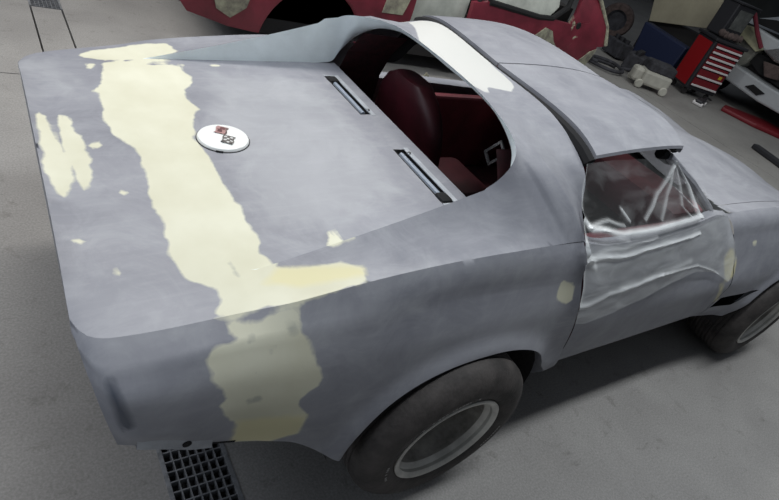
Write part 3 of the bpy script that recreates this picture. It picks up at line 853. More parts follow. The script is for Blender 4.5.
#FOLDS_DATA
#FOLDS_DATA_BEGIN
FOLDS = [
    ([(0.0, 0.695), (0.046, 0.863), (0.193, 0.884), (0.486, 0.905), (0.761, 0.905)], 0.009, 0.55),
    ([(0.009, 1.053), (0.0, 1.2), (0.101, 1.179), (0.33, 1.137), (0.697, 1.179)], 0.009, 0.5),
    ([(0.0, 1.263), (0.0, 1.768), (0.138, 1.642), (0.422, 1.684)], 0.009, 0.35),
    ([(0.422, 1.684), (0.862, 2.0)], 0.007, 0.3),
    ([(0.202, 1.621), (0.44, 1.684), (0.606, 1.684)], 0.02, 0.18),
    ([(0.0, 0.653), (0.0, 0.884), (0.009, 1.053), (0.0, 1.263)], 0.01, 0.45),
    ([(0.367, 0.779), (0.532, 0.505), (0.945, 0.042)], 0.006, 0.35),
    ([(0.468, 0.821), (0.615, 0.526), (0.89, 0.105)], 0.006, 0.25),
    ([(0.679, 0.863), (0.67, 0.716), (0.954, 0.0)], 0.006, 0.25),
    ([(0.954, 0.0), (0.862, 0.463), (0.743, 0.884)], 0.012, 0.45),
    ([(0.028, 0.842), (0.147, 0.758), (0.229, 0.8)], 0.006, 0.3),
    ([(0.239, 0.611), (0.266, 0.758)], 0.006, 0.4),
    ([(0.0, 1.2), (0.165, 1.074), (0.385, 0.989)], 0.008, 0.2),
    ([(0.083, 0.863), (0.229, 0.968)], 0.008, 0.15),
    ([(0.0, 0.021), (0.0, 0.611)], 0.012, 0.3),
    ([(0.009, 1.095), (0.055, 1.284)], 0.012, 0.35),
    ([(0.725, 0.484), (0.761, 0.8)], 0.006, 0.3),
]
#FOLDS_DATA_END
def seg_dist(p, poly):
    best = 9
    for a, b in zip(poly, poly[1:]):
        a = np.array(a); b = np.array(b); d = b - a
        s = np.clip(np.dot(p - a, d) / (np.dot(d, d) + 1e-12), 0, 1); q_ = a + s * d - p
        best = min(best, math.hypot(*q_))
    return best
NU, NT = 110, 96
U, T = np.meshgrid(np.linspace(0, 1, NU), np.linspace(0, 2, NT), indexing='ij')
base_p = np.array([[film_pos(U[i, j], T[i, j]) for j in range(NT)] for i in range(NU)])
op = np.where(T < 1, 0.04, 0.30)
disp = np.zeros_like(U)
for poly, wd, st in FOLDS:
    poly = [(a * 1.15, b * 0.28) for a, b in poly]
    D = np.full(U.shape, 9.0)
    Pu = U * 1.15; Pt = T * 0.28
    for a, b in zip(poly, poly[1:]):
        dx, dy = b[0] - a[0], b[1] - a[1]; L2 = dx * dx + dy * dy + 1e-12
        s = np.clip(((Pu - a[0]) * dx + (Pt - a[1]) * dy) / L2, 0, 1)
        D = np.minimum(D, np.hypot(a[0] + s * dx - Pu, a[1] + s * dy - Pt))
    g = np.exp(-(D / wd) ** 2); op = op + 1.6 * st * g; disp = disp + 0.008 * g * min(1, st * 2)
for i in range(NU):
    for j in range(NT):
        p = Vector(base_p[i, j]); nz_ = noise.noise(Vector((p.x * 5, p.z * 14, 1.3))) + 0.5 * noise.noise(Vector((p.x * 14, p.z * 26, 7.1)))
        base_p[i, j, 1] -= disp[i, j] + 0.005 + 0.005 * nz_
        base_p[i, j, 2] += 0.3 * disp[i, j]
MT['smoked'].node_tree.nodes['Principled BSDF'].inputs['Alpha'].default_value = 0.8
film = empty('plastic_sheet'); film.matrix_world = BM
tag(film, 'clear wrinkled plastic sheet draped over the grey car near side window and door', 'plastic sheet')
bm = bmesh.new(); add_grid(bm, base_p)
fo = finish('film', bm, film_material(), film, True)
at = fo.data.attributes.new('opacity', 'FLOAT', 'POINT'); at.data.foreach_set('value', np.clip(op, 0, 0.9).reshape(-1).astype(np.float32))

# ------------------------------------------------------------------ paint patches and painted highlights (signed distances in unrolled body coordinates)
def unroll(x, y, z):
    r = ridge(min(max(x, -1.065), 3.5)); a = abs(y)
    if a <= r[0] + 0.001 or z > r[1]: u = a
    else: u = r[0] + max(0, r[1] - z)
    return x, math.copysign(u, y)
PATCH = {}
#PATCH_DATA
#PATCH_DATA_BEGIN
PATCH = {
    'd_cream': [
        [(-0.8853, 0.645), (-0.8273, 0.6884), (-0.7585, 0.698), (-0.6455, 0.7191), (-0.5635, 0.7087), (-0.5508, 0.6683), (-0.5437, 0.6224), (-0.5735, 0.6035), (-0.6477, 0.5894), (-0.7876, 0.586), (-0.8643, 0.6115)],
        [(-0.8147, 0.5588), (-0.7463, 0.5764), (-0.6573, 0.545), (-0.5306, 0.5507), (-0.556, 0.5231), (-0.5375, 0.4549), (-0.5329, 0.4052), (-0.5719, 0.365), (-0.5888, 0.3263), (-0.5915, 0.2518), (-0.5739, 0.1938), (-0.61, 0.1342), (-0.6418, 0.0279), (-0.637, -0.0326), (-0.6266, -0.0914), (-0.6339, -0.1672), (-0.6211, -0.2213), (-0.6241, -0.2858), (-0.6179, -0.3627), (-0.6137, -0.448), (-0.6128, -0.5068), (-0.631, -0.5426), (-0.6194, -0.5689), (-0.5829, -0.5857), (-0.6109, -0.6109), (-0.6144, -0.6204), (-0.5506, -0.6415), (-0.4746, -0.6647), (-0.4102, -0.6951), (-0.4315, -0.7473), (-0.5028, -0.7483), (-0.5771, -0.7464), (-0.6668, -0.7398), (-0.7598, -0.7284), (-0.7996, -0.722), (-0.7786, -0.6956), (-0.7687, -0.6774), (-0.7737, -0.6402), (-0.7971, -0.6098), (-0.8269, -0.5678), (-0.8423, -0.5006), (-0.8251, -0.3974), (-0.8321, -0.2766), (-0.8215, -0.1799), (-0.8235, -0.1143), (-0.8182, -0.0623), (-0.8208, -0.0348), (-0.8593, 0.0481), (-0.8653, 0.1077), (-0.8771, 0.1702), (-0.8621, 0.2815), (-0.8776, 0.3311), (-0.8479, 0.3523), (-0.8461, 0.4199), (-0.8193, 0.4914)],
        [(-0.7651, -0.731), (-0.7155, -0.74), (-0.6724, -0.7445), (-0.608, -0.7574), (-0.6135, -0.8), (-0.5876, -0.8399), (-0.5574, -0.9109), (-0.5421, -0.9616), (-0.5761, -0.9817), (-0.5962, -1.003), (-0.5687, -1.0711), (-0.5784, -1.1418), (-0.6442, -1.1496), (-0.7516, -1.081), (-0.752, -0.9872), (-0.7901, -0.932), (-0.8002, -0.889), (-0.7768, -0.8743), (-0.8161, -0.8315), (-0.8152, -0.8006), (-0.8294, -0.7693), (-0.8079, -0.7518), (-0.7679, -0.7582), (-0.752, -0.7524), (-0.7737, -0.7428)],
        [(-1.0442, 0.208), (-1.028, 0.1941), (-1.0182, 0.1179), (-1.0084, 0.0287), (-0.9927, -0.0613), (-0.9955, -0.1389), (-1.0031, -0.1973), (-1.0239, -0.2392), (-1.0371, -0.2224), (-1.0419, -0.1879), (-1.0551, -0.1268), (-1.0604, -0.0906), (-1.0514, -0.0439), (-1.0576, 0.0104), (-1.053, 0.0601), (-1.0559, 0.132)],
        [(-0.9933, 0.1833), (-0.9636, 0.1692), (-0.9664, 0.0864), (-0.9507, 0.051), (-0.9454, -0.0363), (-0.9483, -0.1219), (-0.9651, -0.2037), (-0.9799, -0.2101), (-0.9913, -0.1766), (-0.9913, -0.106), (-0.9996, -0.0402), (-0.9992, 0.0445), (-0.9995, 0.1064)],
        [(-0.9361, 0.0107), (-0.9074, 0.0299), (-0.9049, -0.0035), (-0.9358, -0.0216)],
        [(-0.9198, -0.0961), (-0.9044, -0.0931), (-0.9076, -0.1128), (-0.9205, -0.116)],
        [(-0.8984, -0.2149), (-0.8771, -0.2185), (-0.8838, -0.2538), (-0.9023, -0.2505)],
        [(-1.0299, -0.4037), (-1.0129, -0.3993), (-1.0087, -0.4142), (-1.0277, -0.4176)],
        [(-0.961, -0.518), (-0.9502, -0.5275), (-0.9528, -0.542)],
        [(-0.4208, -0.512), (-0.3895, -0.5055), (-0.3999, -0.6059), (-0.4414, -0.6116), (-0.4757, -0.6078)],
        [(-0.4424, 0.5684), (-0.3865, 0.5711), (-0.4046, 0.5379), (-0.4334, 0.5459)],
        [(-0.8712, 0.5624), (-0.8384, 0.5503), (-0.8479, 0.5081), (-0.8714, 0.5169)],
        [(0.2959, -0.8858), (0.3607, -0.8993), (0.3884, -0.96), (0.3549, -0.9707), (0.298, -0.9496)],
        [(1.8503, -0.7912), (1.8966, -0.8007), (1.8956, -0.8189), (1.868, -0.8133)],
    ],
    'd_ochre': [
        [(-0.7535, -0.9744), (-0.5687, -1.0711), (-0.5784, -1.1418), (-0.6442, -1.1496), (-0.7516, -1.081)],
        [(-0.6144, -0.6204), (-0.5166, -0.6554), (-0.4117, -0.6982), (-0.4194, -0.7247), (-0.5883, -0.7019), (-0.6651, -0.657)],
        [(1.6353, -0.7977), (1.6839, -0.7984), (1.7479, -0.8617), (1.7346, -0.93), (1.6722, -0.9466), (1.6303, -0.914), (1.5994, -0.8402)],
        [(1.6101, -0.9627), (1.6557, -0.9567), (1.7424, -1.0747), (1.7108, -1.0801)],
    ],
    'd_white': [
        [(0.2593, 0.5117), (0.3069, 0.457), (0.4409, 0.4889), (0.4564, 0.378), (0.4503, 0.0455), (0.4142, -0.1899), (0.3502, -0.242), (0.3275, -0.2222), (0.2696, -0.2002), (0.2437, -0.2524), (0.2112, -0.1912), (0.2158, -0.1331), (0.222, -0.0007), (0.2132, 0.1685), (0.4372, 0.6228)],
    ],
    'd_haze_highlight': [
        [(-1.0624, 0.6305), (-0.9849, 0.6106), (-0.9123, 0.4607), (-0.9402, 0.3115), (-0.9845, 0.334), (-1.0027, 0.4252), (-1.0643, 0.5388)],
        [(-0.442, 0.4655), (-0.026, 0.4088), (-0.0901, -0.3621), (-0.3998, -0.4805), (-0.5782, -0.4425), (-0.5761, -0.2284), (-0.5444, 0.1232)],
        [(-0.6152, -0.7938), (-0.2756, -0.8321), (-0.2698, -0.8456), (-0.6136, -0.8042)],  # highlight painted along the flank crease
        [(-0.4244, -0.7517), (-0.2131, -0.7527), (0.1559, -0.8065), (0.168, -0.8398), (-0.2181, -0.7704), (-0.4311, -0.7644)],  # highlight band painted along the fender ridge
        [(-1.007, -0.7015), (-0.8281, -0.7233), (-0.8297, -0.7278), (-1.0046, -0.7069)],  # thin ridge highlight painted near the tail
    ],
    'd_scuff': [
        [(-0.7137, -0.5603), (-0.7068, -0.5695), (-0.7031, -0.6184), (-0.7152, -0.6183)],
        [(-0.7325, -0.757), (-0.7144, -0.7602), (-0.7131, -0.772), (-0.7314, -0.7705)],
        [(-0.6908, -0.8017), (-0.6718, -0.8025), (-0.6696, -0.8144), (-0.6865, -0.8146)],
        [(-0.7338, -0.8354), (-0.7153, -0.8399), (-0.7148, -0.853), (-0.731, -0.8497)],
        [(-0.6449, -0.7757), (-0.6162, -0.7825), (-0.6178, -0.7947), (-0.6419, -0.7873)],
        [(-0.7379, -0.9086), (-0.6992, -0.9256), (-0.6975, -0.9401), (-0.734, -0.9241)],
        [(-0.5998, 0.0117), (-0.5778, 0.022), (-0.5915, -0.0135)],
    ],
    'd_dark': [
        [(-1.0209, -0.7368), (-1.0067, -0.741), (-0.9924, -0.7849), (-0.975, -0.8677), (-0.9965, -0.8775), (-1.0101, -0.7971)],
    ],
}
#PATCH_DATA_END
def sdf(pts, poly):
    poly = np.array(poly, float); d = np.full(len(pts), 1e9); ins = np.zeros(len(pts), bool)
    for i in range(len(poly)):
        a = poly[i - 1]; b = poly[i]; e = b - a; v = pts - a
        t = np.clip((v @ e) / (e @ e + 1e-12), 0, 1); dd = np.linalg.norm(v - t[:, None] * e, axis=1); d = np.minimum(d, dd)
        c = ((a[1] > pts[:, 1]) != (b[1] > pts[:, 1]))
        with np.errstate(divide='ignore', invalid='ignore'):
            xi = (b[0] - a[0]) * (pts[:, 1] - a[1]) / (b[1] - a[1]) + a[0]
        ins ^= c & (pts[:, 0] < xi)
    return np.where(ins, -d, d)
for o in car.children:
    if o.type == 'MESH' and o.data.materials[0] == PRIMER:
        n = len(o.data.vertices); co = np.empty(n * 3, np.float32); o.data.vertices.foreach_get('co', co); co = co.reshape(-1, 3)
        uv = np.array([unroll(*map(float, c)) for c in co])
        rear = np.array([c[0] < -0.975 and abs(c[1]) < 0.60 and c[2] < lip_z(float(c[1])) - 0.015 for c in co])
        for name in ('d_dark', 'd_haze_highlight', 'd_cool', 'd_cream', 'd_ochre', 'd_scuff', 'd_white'):
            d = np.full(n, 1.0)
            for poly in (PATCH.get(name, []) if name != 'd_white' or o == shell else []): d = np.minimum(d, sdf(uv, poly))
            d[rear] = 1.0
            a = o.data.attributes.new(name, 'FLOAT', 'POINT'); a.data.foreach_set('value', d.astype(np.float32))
#ENV

# ------------------------------------------------------------------ the workshop behind
def prism(name, pts, a, b, m, parent=None, bevel=0.0, axis='y', smooth=False):
    """outline in (x, z) extruded along y, or in (y, z) along x, or in (x, y) along z"""
    bm = bmesh.new(); P = {'y': lambda u, v, k: (u, k, v), 'x': lambda u, v, k: (k, u, v), 'z': lambda u, v, k: (u, v, k)}[axis]
    A = [bm.verts.new(P(u, v, a)) for u, v in pts]; B = [bm.verts.new(P(u, v, b)) for u, v in pts]
    bm.faces.new(A); bm.faces.new(B[::-1]); n = len(pts)
    for i in range(n): bm.faces.new((A[i], B[i], B[(i + 1) % n], A[(i + 1) % n]))
    bmesh.ops.recalc_face_normals(bm, faces=bm.faces)
    if bevel: bmesh.ops.bevel(bm, geom=list(bm.edges), offset=bevel, segments=2, affect='EDGES', profile=0.5)
    return finish(name, bm, m, parent, smooth)
def flaked():
    m = MT['redpaint']; nt = m.node_tree; N = nt.nodes; L = nt.links; b = N['Principled BSDF']
    old = b.inputs['Base Color'].links[0].from_socket
    tc = N.new('ShaderNodeTexCoord'); n = N.new('ShaderNodeTexNoise'); n.inputs['Scale'].default_value = 2.6; n.inputs['Detail'].default_value = 6; n.inputs['Distortion'].default_value = 0.8
    L.new(tc.outputs['Object'], n.inputs['Vector'])
    r = N.new('ShaderNodeValToRGB'); e = r.color_ramp.elements; e[0].position = 0.70; e[0].color = (0, 0, 0, 1); e[1].position = 0.73; e[1].color = (1, 1, 1, 1)
    L.new(n.outputs['Fac'], r.inputs[0])
    x = N.new('ShaderNodeMix'); x.data_type = 'RGBA'; L.new(r.outputs[0], x.inputs[0]); L.new(old, x.inputs[6]); x.inputs[7].default_value = (0.40, 0.38, 0.28, 1)
    L.new(x.outputs[2], b.inputs['Base Color'])
flaked()
MT['filler'] = mat('rough_filler', (0.36, 0.36, 0.26), 0.8, nscale=9, col2=(0.12, 0.10, 0.09), namp=0.2)
MT['bluespill'] = mat('dark_metal', (0.03, 0.03, 0.035), 0.5, 0.3)

# old red car standing behind, side towards us
rc = empty('red_car', (2.5, 2.85, 0)); tag(rc, 'old dark red car with filler patches standing behind the grey car', 'car')
def rel(pts): return [(x - 2.5, z) for x, z in pts]
def body_side(name, poly, m, y0=0.0, thick=0.05, curve=0.10):
    """a panel with tumblehome: cut into a grid from the outline"""
    bm = bmesh.new(); poly = rel(poly)
    f_ = bm.faces.new([bm.verts.new((x, 0, z)) for x, z in poly])
    for zc in np.arange(0.15, 1.3, 0.06):
        bmesh.ops.bisect_plane(bm, geom=bm.faces[:] + bm.edges[:] + bm.verts[:], plane_co=(0, 0, zc), plane_no=(0, 0, 1))
    for v in bm.verts: v.co.y = y0 + curve * ((v.co.z - 0.55) / 0.45) ** 2
    r = bmesh.ops.extrude_face_region(bm, geom=bm.faces[:])
    for v in r['geom']:
        if isinstance(v, bmesh.types.BMVert): v.co.y += thick
    return finish(name, bm, m, rc, True)
arch_pts = [(1.18 + 0.47 * math.cos(a), 0.20 + 0.47 * math.sin(a)) for a in np.linspace(math.pi, 0, 19)]
body_side('front_fender', [(0.02, .42), (0.12, .30), (0.45, .22), (0.66, .20)] + arch_pts + [(1.70, .20), (2.10, .22), (2.12, .86), (1.2, .92), (0.35, .86), (0.0, .70), (-0.05, .55)], MT['redpaint'])
tag(body_side('filler_patch', [(0.27, .52), (0.33, .36), (0.45, .30), (0.56, .40), (0.60, .62), (0.30, .60)], MT['filler'], -0.012, 0.01), 'pale torn filler patch')
tag(body_side('filler_patch', [(1.78, .56), (2.0, .57), (2.08, .84), (1.82, .84)], MT['filler'], -0.012, 0.01), 'pale greenish filler patch')
tube('arch_lip', [(p[0] - 2.5, 0.02 + 0.10 * ((p[1] - .55) / .45) ** 2, p[1]) for p in arch_pts], 0.018, MT['redpaint'], rc)
body_side('sill', [(2.12, .18), (2.80, .18), (2.80, .40), (2.12, .40)], MT['dark'], 0.05)
body_side('door', [(2.80, .16), (4.55, .16), (4.84, .40), (4.90, .62), (4.62, .86), (4.35, .80), (3.75, .81), (3.1, .85), (2.80, .80)], MT['redpaint'])
body_side('rear_pillar', [(4.30, .80), (4.62, .86), (4.90, .62), (5.03, .64), (4.95, .86), (4.72, 1.08), (4.45, 1.30), (4.25, 1.30), (4.42, 1.08), (4.36, .90)], MT['redpaint'], 0.01)
tag(body_side('filler_patch', [(4.45, .17), (4.56, .16), (4.86, .40), (4.90, .60), (4.80, .56), (4.62, .36)], MT['filler'], -0.012, 0.01), 'cream filler strip along the lower edge')
tag(body_side('filler_patch', [(3.75, .60), (3.92, .56), (4.25, .50), (4.10, .60), (4.02, .70), (3.90, .72)], MT['filler'], -0.012, 0.01), 'small worn filler spot')
tube('edge_strip', [(4.45 - 2.5, 0.20, 1.30), (4.72 - 2.5, 0.13, 1.09), (4.96 - 2.5, 0.06, .86), (5.04 - 2.5, 0.0, .66)], 0.022, MT['filler'], rc)
body_side('side_window', [(3.0, .84), (3.75, .80), (3.98, .81), (4.12, .92), (4.15, 1.15), (3.1, 1.15)], MT['glass'], 0.06, 0.01, 0.14)
tube('window_frame', [(2.88 - 2.5, 0.06, .80), (3.02 - 2.5, 0.14, 1.02), (3.2 - 2.5, 0.20, 1.22), (4.3 - 2.5, 0.22, 1.24)], 0.022, MT['black'], rc)
tube('window_seal', [(3.0 - 2.5, 0.04, .835), (3.75 - 2.5, 0.04, .80), (3.98 - 2.5, 0.05, .815), (4.2 - 2.5, 0.1, .95), (4.25 - 2.5, 0.16, 1.15)], 0.030, MT['black'], rc)
bm = bmesh.new(); add_lathe(bm, [(0.0005, -0.01), (0.035, -0.012), (0.042, 0.0)], (4.425 - 2.5, 0.035, .80), 18); finish('lock_hole', bm, MT['black'], rc)
bm = bmesh.new(); add_box(bm, (-1.3, 0.75, 0.55), (1.1, 1.2, 0.75)); finish('wheel_well', bm, MT['black'], rc)
bm = bmesh.new(); add_box(bm, (0.0, 0.85, 0.45), (4.3, 1.4, 0.30)); add_box(bm, (1.0, 0.95, 0.75), (2.2, 1.2, 0.3)); finish('body_tub', bm, MT['dark'], rc)
tag(body_side('cabin_side', [(2.12, .40), (2.80, .40), (2.84, 1.0), (2.10, 1.0)], MT['glass'], 0.10), 'pale primed scuttle panel')
body_side('windscreen_pillar', [(2.30, .40), (2.36, .40), (2.46, 1.0), (2.38, 1.0)], MT['dark'], 0.06)
for nm, px_, y_ in (('wheel_stand', 3.6, 0.5), ('wheel_stand', 0.9, 1.0), ('wheel_stand', 0.45, 1.2), ('wheel_stand', 3.6, 1.2)):
    bm = bmesh.new(); add_lathe(bm, [(0.12, 0), (0.11, 0.02), (0.04, 0.12), (0.04, 0.31)], (px_ - 2.5, y_, 0), 12, 'z'); finish('axle_stand', bm, MT['dark'], rc)
tag(prism('paper_scrap', [(0.0, 0.0), (0.035, -0.03), (0.10, -0.015), (0.07, 0.03), (0.03, 0.06)], 0, 0.02, MT['filler'], rc, 0.004), 'crumpled beige scrap on the arch')
rc.children[-1].location = (0.93 - 2.5, 0.12, 0.315)

# red tool trolley
tb = empty('tool_trolley', (8.42, 3.40, 0), math.radians(-25)); tag(tb, 'red workshop tool trolley with seven drawers and pale handles', 'tool trolley')
TW, TD, TH = 0.60, 0.50, 0.93
box('side_panel', (-0.004, TD / 2, 0.52), (0.012, TD - 0.10, 0.72), MT['redbright'], tb)
box('side_panel', (TW + 0.004, TD / 2, 0.52), (0.012, TD - 0.10, 0.72), MT['redbright'], tb)
box('cabinet', (TW / 2, TD / 2, 0.52), (TW, TD, 0.80), MT['bluespill'], tb, bevel=0.02)
box('worktop', (TW / 2, TD / 2, 0.945), (TW + 0.05, TD + 0.05, 0.05), MT['bluespill'], tb, bevel=0.015)
zt = 0.905
for k, h in enumerate((0.085, 0.085, 0.085, 0.085, 0.085, 0.150, 0.150)):
    d = box('drawer', (TW / 2, -0.012, zt - h / 2), (TW - 0.10, 0.03, h - 0.012), MT['drawer'], tb, bevel=0.004)
    tag(box('handle', (TW / 2, -0.036, zt - h + 0.028), (TW - 0.09, 0.020, 0.030), MT['handle'], d, bevel=0.005), 'pale drawer handle')
    if k == 5: tag(box('sticker', (TW - 0.13, -0.029, zt - 0.05), (0.06, 0.004, 0.05), MT['yellow'], d), 'yellow sticker')
    zt -= h
for cx, cy in ((0.07, 0.07), (TW - 0.07, 0.07), (0.07, TD - 0.07), (TW - 0.07, TD - 0.07)):
    bm = bmesh.new(); add_lathe(bm, [(0.001, -0.015), (0.05, -0.015), (0.055, 0), (0.05, 0.015), (0.001, 0.015)], (cx, cy, 0.055), 18); add_box(bm, (cx, cy, 0.105), (0.03, 0.05, 0.03)); finish('castor', bm, MT['dark'], tb, True)
# rolled cloth and a screen on the trolley
def local(o, p): return o.matrix_basis @ Vector(p)
TM = Matrix.Translation((8.42, 3.40, 0)) @ Matrix.Rotation(math.radians(-25), 4, 'Z')
bm = bmesh.new()
pts = [TM @ Vector((0.02 + 0.10 * t * 5 * 0.9, 0.06 + 0.02 * math.sin(t * 9), 1.045 + 0.008 * math.sin(t * 14))) for t in np.linspace(0, 1, 22)]
add_tube(bm, pts, [0.02] + [0.052 + 0.008 * math.sin(i * 1.7) for i in range(20)] + [0.02], 12)
tag(finish('rolled_cloth', bm, MT['cloth'], None, True), 'brown rolled cloth lying on the front edge of the tool trolley top', 'cloth')
mn = empty('monitor'); mn.matrix_world = TM @ Matrix.Translation((0.34, 0.42, 0.97)) @ Matrix.Rotation(math.radians(18), 4, 'Z')
tag(mn, 'black boxy monitor standing on the red tool trolley', 'monitor')
box('housing', (0, 0, 0.27), (0.50, 0.30, 0.52), MT['bluespill'], mn, bevel=0.02)
box('screen', (0.03, -0.153, 0.30), (0.36, 0.012, 0.30), mat('dusty_screen', (0.10, 0.105, 0.10), 0.4, nscale=6, namp=0.4), mn)
box('top_tray', (0.02, 0, 0.54), (0.58, 0.36, 0.025), MT['bluespill'], mn, bevel=0.006)
tube('hook', [(0.28, -0.1, 0.48), (0.33, -0.12, 0.52), (0.36, -0.14, 0.50)], 0.008, MT['bluespill'], mn)

# cream shop vacuum on the floor and its hose
vc = empty('shop_vacuum', (7.35, 3.48, 0), math.radians(-35)); tag(vc, 'cream shop vacuum with dark top on the floor left of the tool trolley', 'vacuum cleaner')
box('tank', (0.10, 0, 0.17), (0.46, 0.32, 0.22), MT['cream'], vc, bevel=0.04)
box('motor_head', (-0.20, -0.02, 0.17), (0.16, 0.22, 0.22), MT['cream'], vc, bevel=0.05)
box('top_cover', (0.12, 0.04, 0.34), (0.44, 0.34, 0.16), MT['clutter'], vc, bevel=0.04)
for y in (-0.19, 0.19):
    for x in (-0.16, 0.26):
        bm = bmesh.new(); add_lathe(bm, [(0.001, -0.02), (0.055, -0.02), (0.07, 0), (0.055, 0.02), (0.001, 0.02)], (x, y, 0.07), 18); finish('wheel', bm, MT['cream'], vc, True)
bm = bmesh.new(); hp = [(7.05 + 0.30 * math.cos(a) * (1 + 0.1 * math.sin(3 * a)), 4.05 + 0.26 * math.sin(a), 0.03 + 0.006 * a) for a in np.linspace(0.2, 9.5, 70)]
add_tube(bm, hp, 0.028, 8); tag(finish('hose', bm, MT['clutter'], None, True), 'dark coiled hose on the floor beside the cream shop vacuum', 'hose')
ad = empty('socket_set', (8.40, 3.02, 0), 0.3); tag(ad, 'small dark metal jack on the floor at the foot of the tool trolley', 'jack')
box('body', (0, 0, 0.06), (0.30, 0.12, 0.08), MT['bluespill'], ad, bevel=0.02); ad.name = 'trolley_jack'
for x in (-0.12, 0.12):
    bm = bmesh.new(); add_lathe(bm, [(0.001, -0.08), (0.035, -0.08), (0.035, 0.08), (0.001, 0.08)], (x, 0, 0.035), 14); finish('wheel', bm, MT['handle'], ad, True)
tube('lever', [(0.12, 0, 0.08), (0.35, -0.02, 0.10), (0.62, -0.04, 0.05)], 0.016, MT['bluespill'], ad)

# beige board, blue crate, spare wheel, dark engine parts
bd = box('beige_board', (9.1, 4.62, 1.16), (0.06, 1.25, 0.72), MT['beige'], None, Matrix.Rotation(math.radians(-16), 3, 'X') @ Matrix.Rotation(math.radians(-8), 3, 'Y'), 0.01)
tag(bd, 'large beige board leaning behind the red tool trolley', 'board')
box('board_trestle', (9.42, 4.6, 0.40), (0.25, 1.3, 0.80), MT['dark']); tag(bpy.data.objects['board_trestle'], 'dark trestle carrying the beige board', 'trestle')
b_ = prism('blue_crate', [(4.00, .0), (4.85, .0), (4.95, .66), (3.95, .60)], 8.75, 9.0, MT['blue'], None, 0.03, 'x'); tag(b_, 'dark blue crate below the beige board', 'crate')
sw = empty('spare_wheel', (9.6, 6.1, 0.33), math.radians(-60)); tag(sw, 'dark spare wheel standing at the back beside the blue crate', 'wheel')
bm = bmesh.new(); add_lathe(bm, [(0.20, -0.09), (0.30, -0.10), (0.33, -0.06), (0.33, 0.06), (0.30, 0.10), (0.20, 0.09)], (0, 0, 0), 36); finish('tyre', bm, MT['cloth'], sw, True)
bm = bmesh.new(); add_lathe(bm, [(0.001, -0.03), (0.15, -0.03), (0.19, -0.08), (0.20, -0.09)], (0, 0, 0), 36); finish('rim', bm, MT['clutter'], sw, True)
rnd = random.Random(8)
def lump(name, loc, size, m, label, cat, seed):
    bm = bmesh.new(); bmesh.ops.create_icosphere(bm, subdivisions=3, radius=0.5)
    for v in bm.verts:
        k = 1 + 0.35 * noise.noise(v.co * 3.1 + Vector((seed, 0, 0))) ; v.co = Vector((v.co.x * size[0], v.co.y * size[1], max(-0.42, v.co.z) * size[2])) * k
    zmin = min(v.co.z for v in bm.verts)
    for v in bm.verts: v.co += Vector(loc) - Vector((0, 0, zmin))
    return tag(finish(name, bm, m, None, True), label, cat)
def engine(loc, rz, label):
    e = empty('engine_part', loc, rz); tag(e, label, 'engine part')
    box('block', (0, 0, 0.16), (0.42, 0.30, 0.26), MT['clutter'], e, bevel=0.02)
    for i in range(3):
        bm = bmesh.new(); add_lathe(bm, [(0.05, 0), (0.05, 0.06), (0.001, 0.06)], (-0.13 + 0.13 * i, 0, 0.29), 12, 'z'); finish('cylinder_head', bm, MT['bluespill'], e)
    tube('pipe', [(-0.2, -0.1, 0.2), (-0.32, -0.14, 0.22), (-0.36, -0.05, 0.08), (-0.4, 0.1, 0.04)], 0.025, MT['clutter'], e)
    return e
engine((7.85, 4.12, 0.0), 0.4, 'dark engine block on the floor just behind the cream shop vacuum')
engine((8.12, 4.75, 0.0), 1.4, 'dark engine block lying in front of the blue crate')
lump('dust_sheet', (8.6, 5.9, 0.0), (1.1, 0.8, 0.14), MT['clutter'], 'dark crumpled sheet on the floor at the back between red car and blue crate', 'sheet', 4.0)

# white car at the right edge, nose towards us
wc = empty('white_car', (9.7, 3.3, 0)); tag(wc, 'white car with opened front end and dark openings at the top right', 'car')
def wrel(p): return (p[0] - 3.3, p[1])
prism('bumper', [wrel(p) for p in [(4.05, .40), (3.45, .36), (2.75, .30), (1.9, .30), (1.4, .36), (1.4, .60), (2.2, .56), (2.75, .58), (3.5, .64), (4.05, .78)]], -0.15, 0.25, MT['carwhite'], wc, 0.03, 'x')
prism('fog_lamp_opening', [wrel(p) for p in [(3.05, .42), (2.80, .38), (2.70, .46), (2.95, .50)]], -0.175, -0.10, MT['black'], wc, 0.0, 'x')
prism('grille_opening', [wrel(p) for p in [(3.30, .92), (2.40, .98), (1.55, 1.0), (1.55, .62), (2.5, .60), (3.10, .66), (3.36, .76)]], 0.06, 0.20, MT['black'], wc, 0.0, 'x')
prism('radiator_part', [wrel(p) for p in [(3.12, .86), (2.80, .90), (2.72, .70), (2.95, .66)]], -0.04, 0.05, MT['cloth'], wc, 0.02, 'x')
prism('fender', [wrel(p) for p in [(4.10, .40), (4.10, 1.02), (3.75, 1.12), (3.30, .98), (3.36, .68), (3.5, .55)]], 0.0, 0.6, mat('grey_fender_primer', (0.20, 0.20, 0.175), 0.6, nscale=3, namp=0.15), wc, 0.04, 'x')
prism('front_panel', [wrel(p) for p in [(3.70, 1.14), (3.30, 1.0), (1.5, 1.06), (1.5, 1.24), (3.2, 1.22), (3.62, 1.26)]], 0.0, 0.22, MT['carwhite'], wc, 0.03, 'x')
hd_ = prism('headlamp', [wrel(p) for p in [(3.22, 1.0), (2.95, .92), (2.6, .95), (2.6, 1.1), (3.0, 1.14)]], -0.08, 0.1, MT['chrome'], wc, 0.03, 'x')
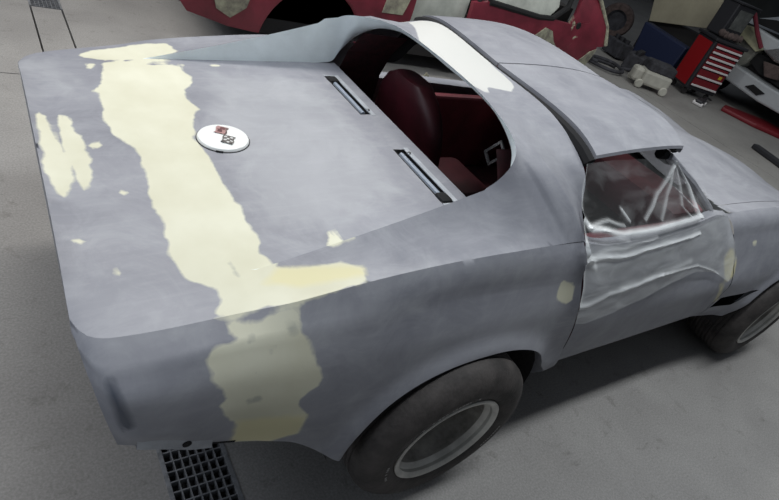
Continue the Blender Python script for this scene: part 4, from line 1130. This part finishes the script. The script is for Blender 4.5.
tag(prism('fender_cover', [wrel(p) for p in [(3.95, 1.02), (3.72, 1.22), (3.55, 1.25), (3.22, 1.0), (3.30, .93), (3.6, 1.02)]], -0.10, -0.02, mat('pale_yellow_sheet', (0.34, 0.33, 0.22), 0.7, nscale=5, namp=0.2), wc, 0.01, 'x'), 'pale yellowish cover on the front corner')
bm = bmesh.new()
add_grid(bm, np.array([[(0.15 + 2.4 * t, (4.05 - 2.7 * u) - 3.3, 1.24 + 0.30 * t + 0.05 * math.sin(math.pi * u) + 0.18 * t * t) for u in np.linspace(0, 1, 16)] for t in np.linspace(0, 1, 12)]))
finish('bonnet', bm, MT['carwhite'], wc, True)
prism('bonnet_gap', [wrel(p) for p in [(3.75, 1.36), (3.62, 1.30), (1.6, 1.34), (1.6, 1.45), (3.4, 1.46)]], 0.10, 0.16, MT['black'], wc, 0.0, 'x')
box('body_core', (1.6, -0.6, 0.72), (2.8, 2.3, 0.85), MT['dark'], wc, bevel=0.05)
for y in (0.65, -1.7):
    bm = bmesh.new(); add_lathe(bm, [(0.001, -0.06), (0.16, -0.06), (0.20, -0.10), (0.30, -0.11), (0.33, -0.06), (0.33, 0.08), (0.001, 0.08)], (0.8, y, 0.33), 32); finish('wheel', bm, MT['dark'], wc, True)
tube('strut', [(-0.35, 0.30, 1.45), (-0.20, 0.12, 1.20), (-0.12, -0.06, 1.02)], 0.035, MT['redpaint'], wc)

# things on the floor at the right edge
rp = prism('red_bodywork', [(9.25, 3.02), (9.9, 2.55), (10.1, 1.8), (9.7, 1.7), (9.15, 2.35), (8.95, 2.9)], 0.0, 0.07, MT['drawer'], None, 0.02, 'z', True)
tag(rp, 'red bodywork piece lying on the floor in front of the white car', 'bodywork')
bm = bmesh.new(); add_box(bm, (7.72, 1.28, 0.04), (0.12, 0.85, 0.07), Matrix.Rotation(math.radians(62 - 90 + 12), 3, 'Z'), 0.015)
tag(finish('black_bar', bm, MT['bluespill']), 'black bar lying on the floor at the right edge', 'bar')
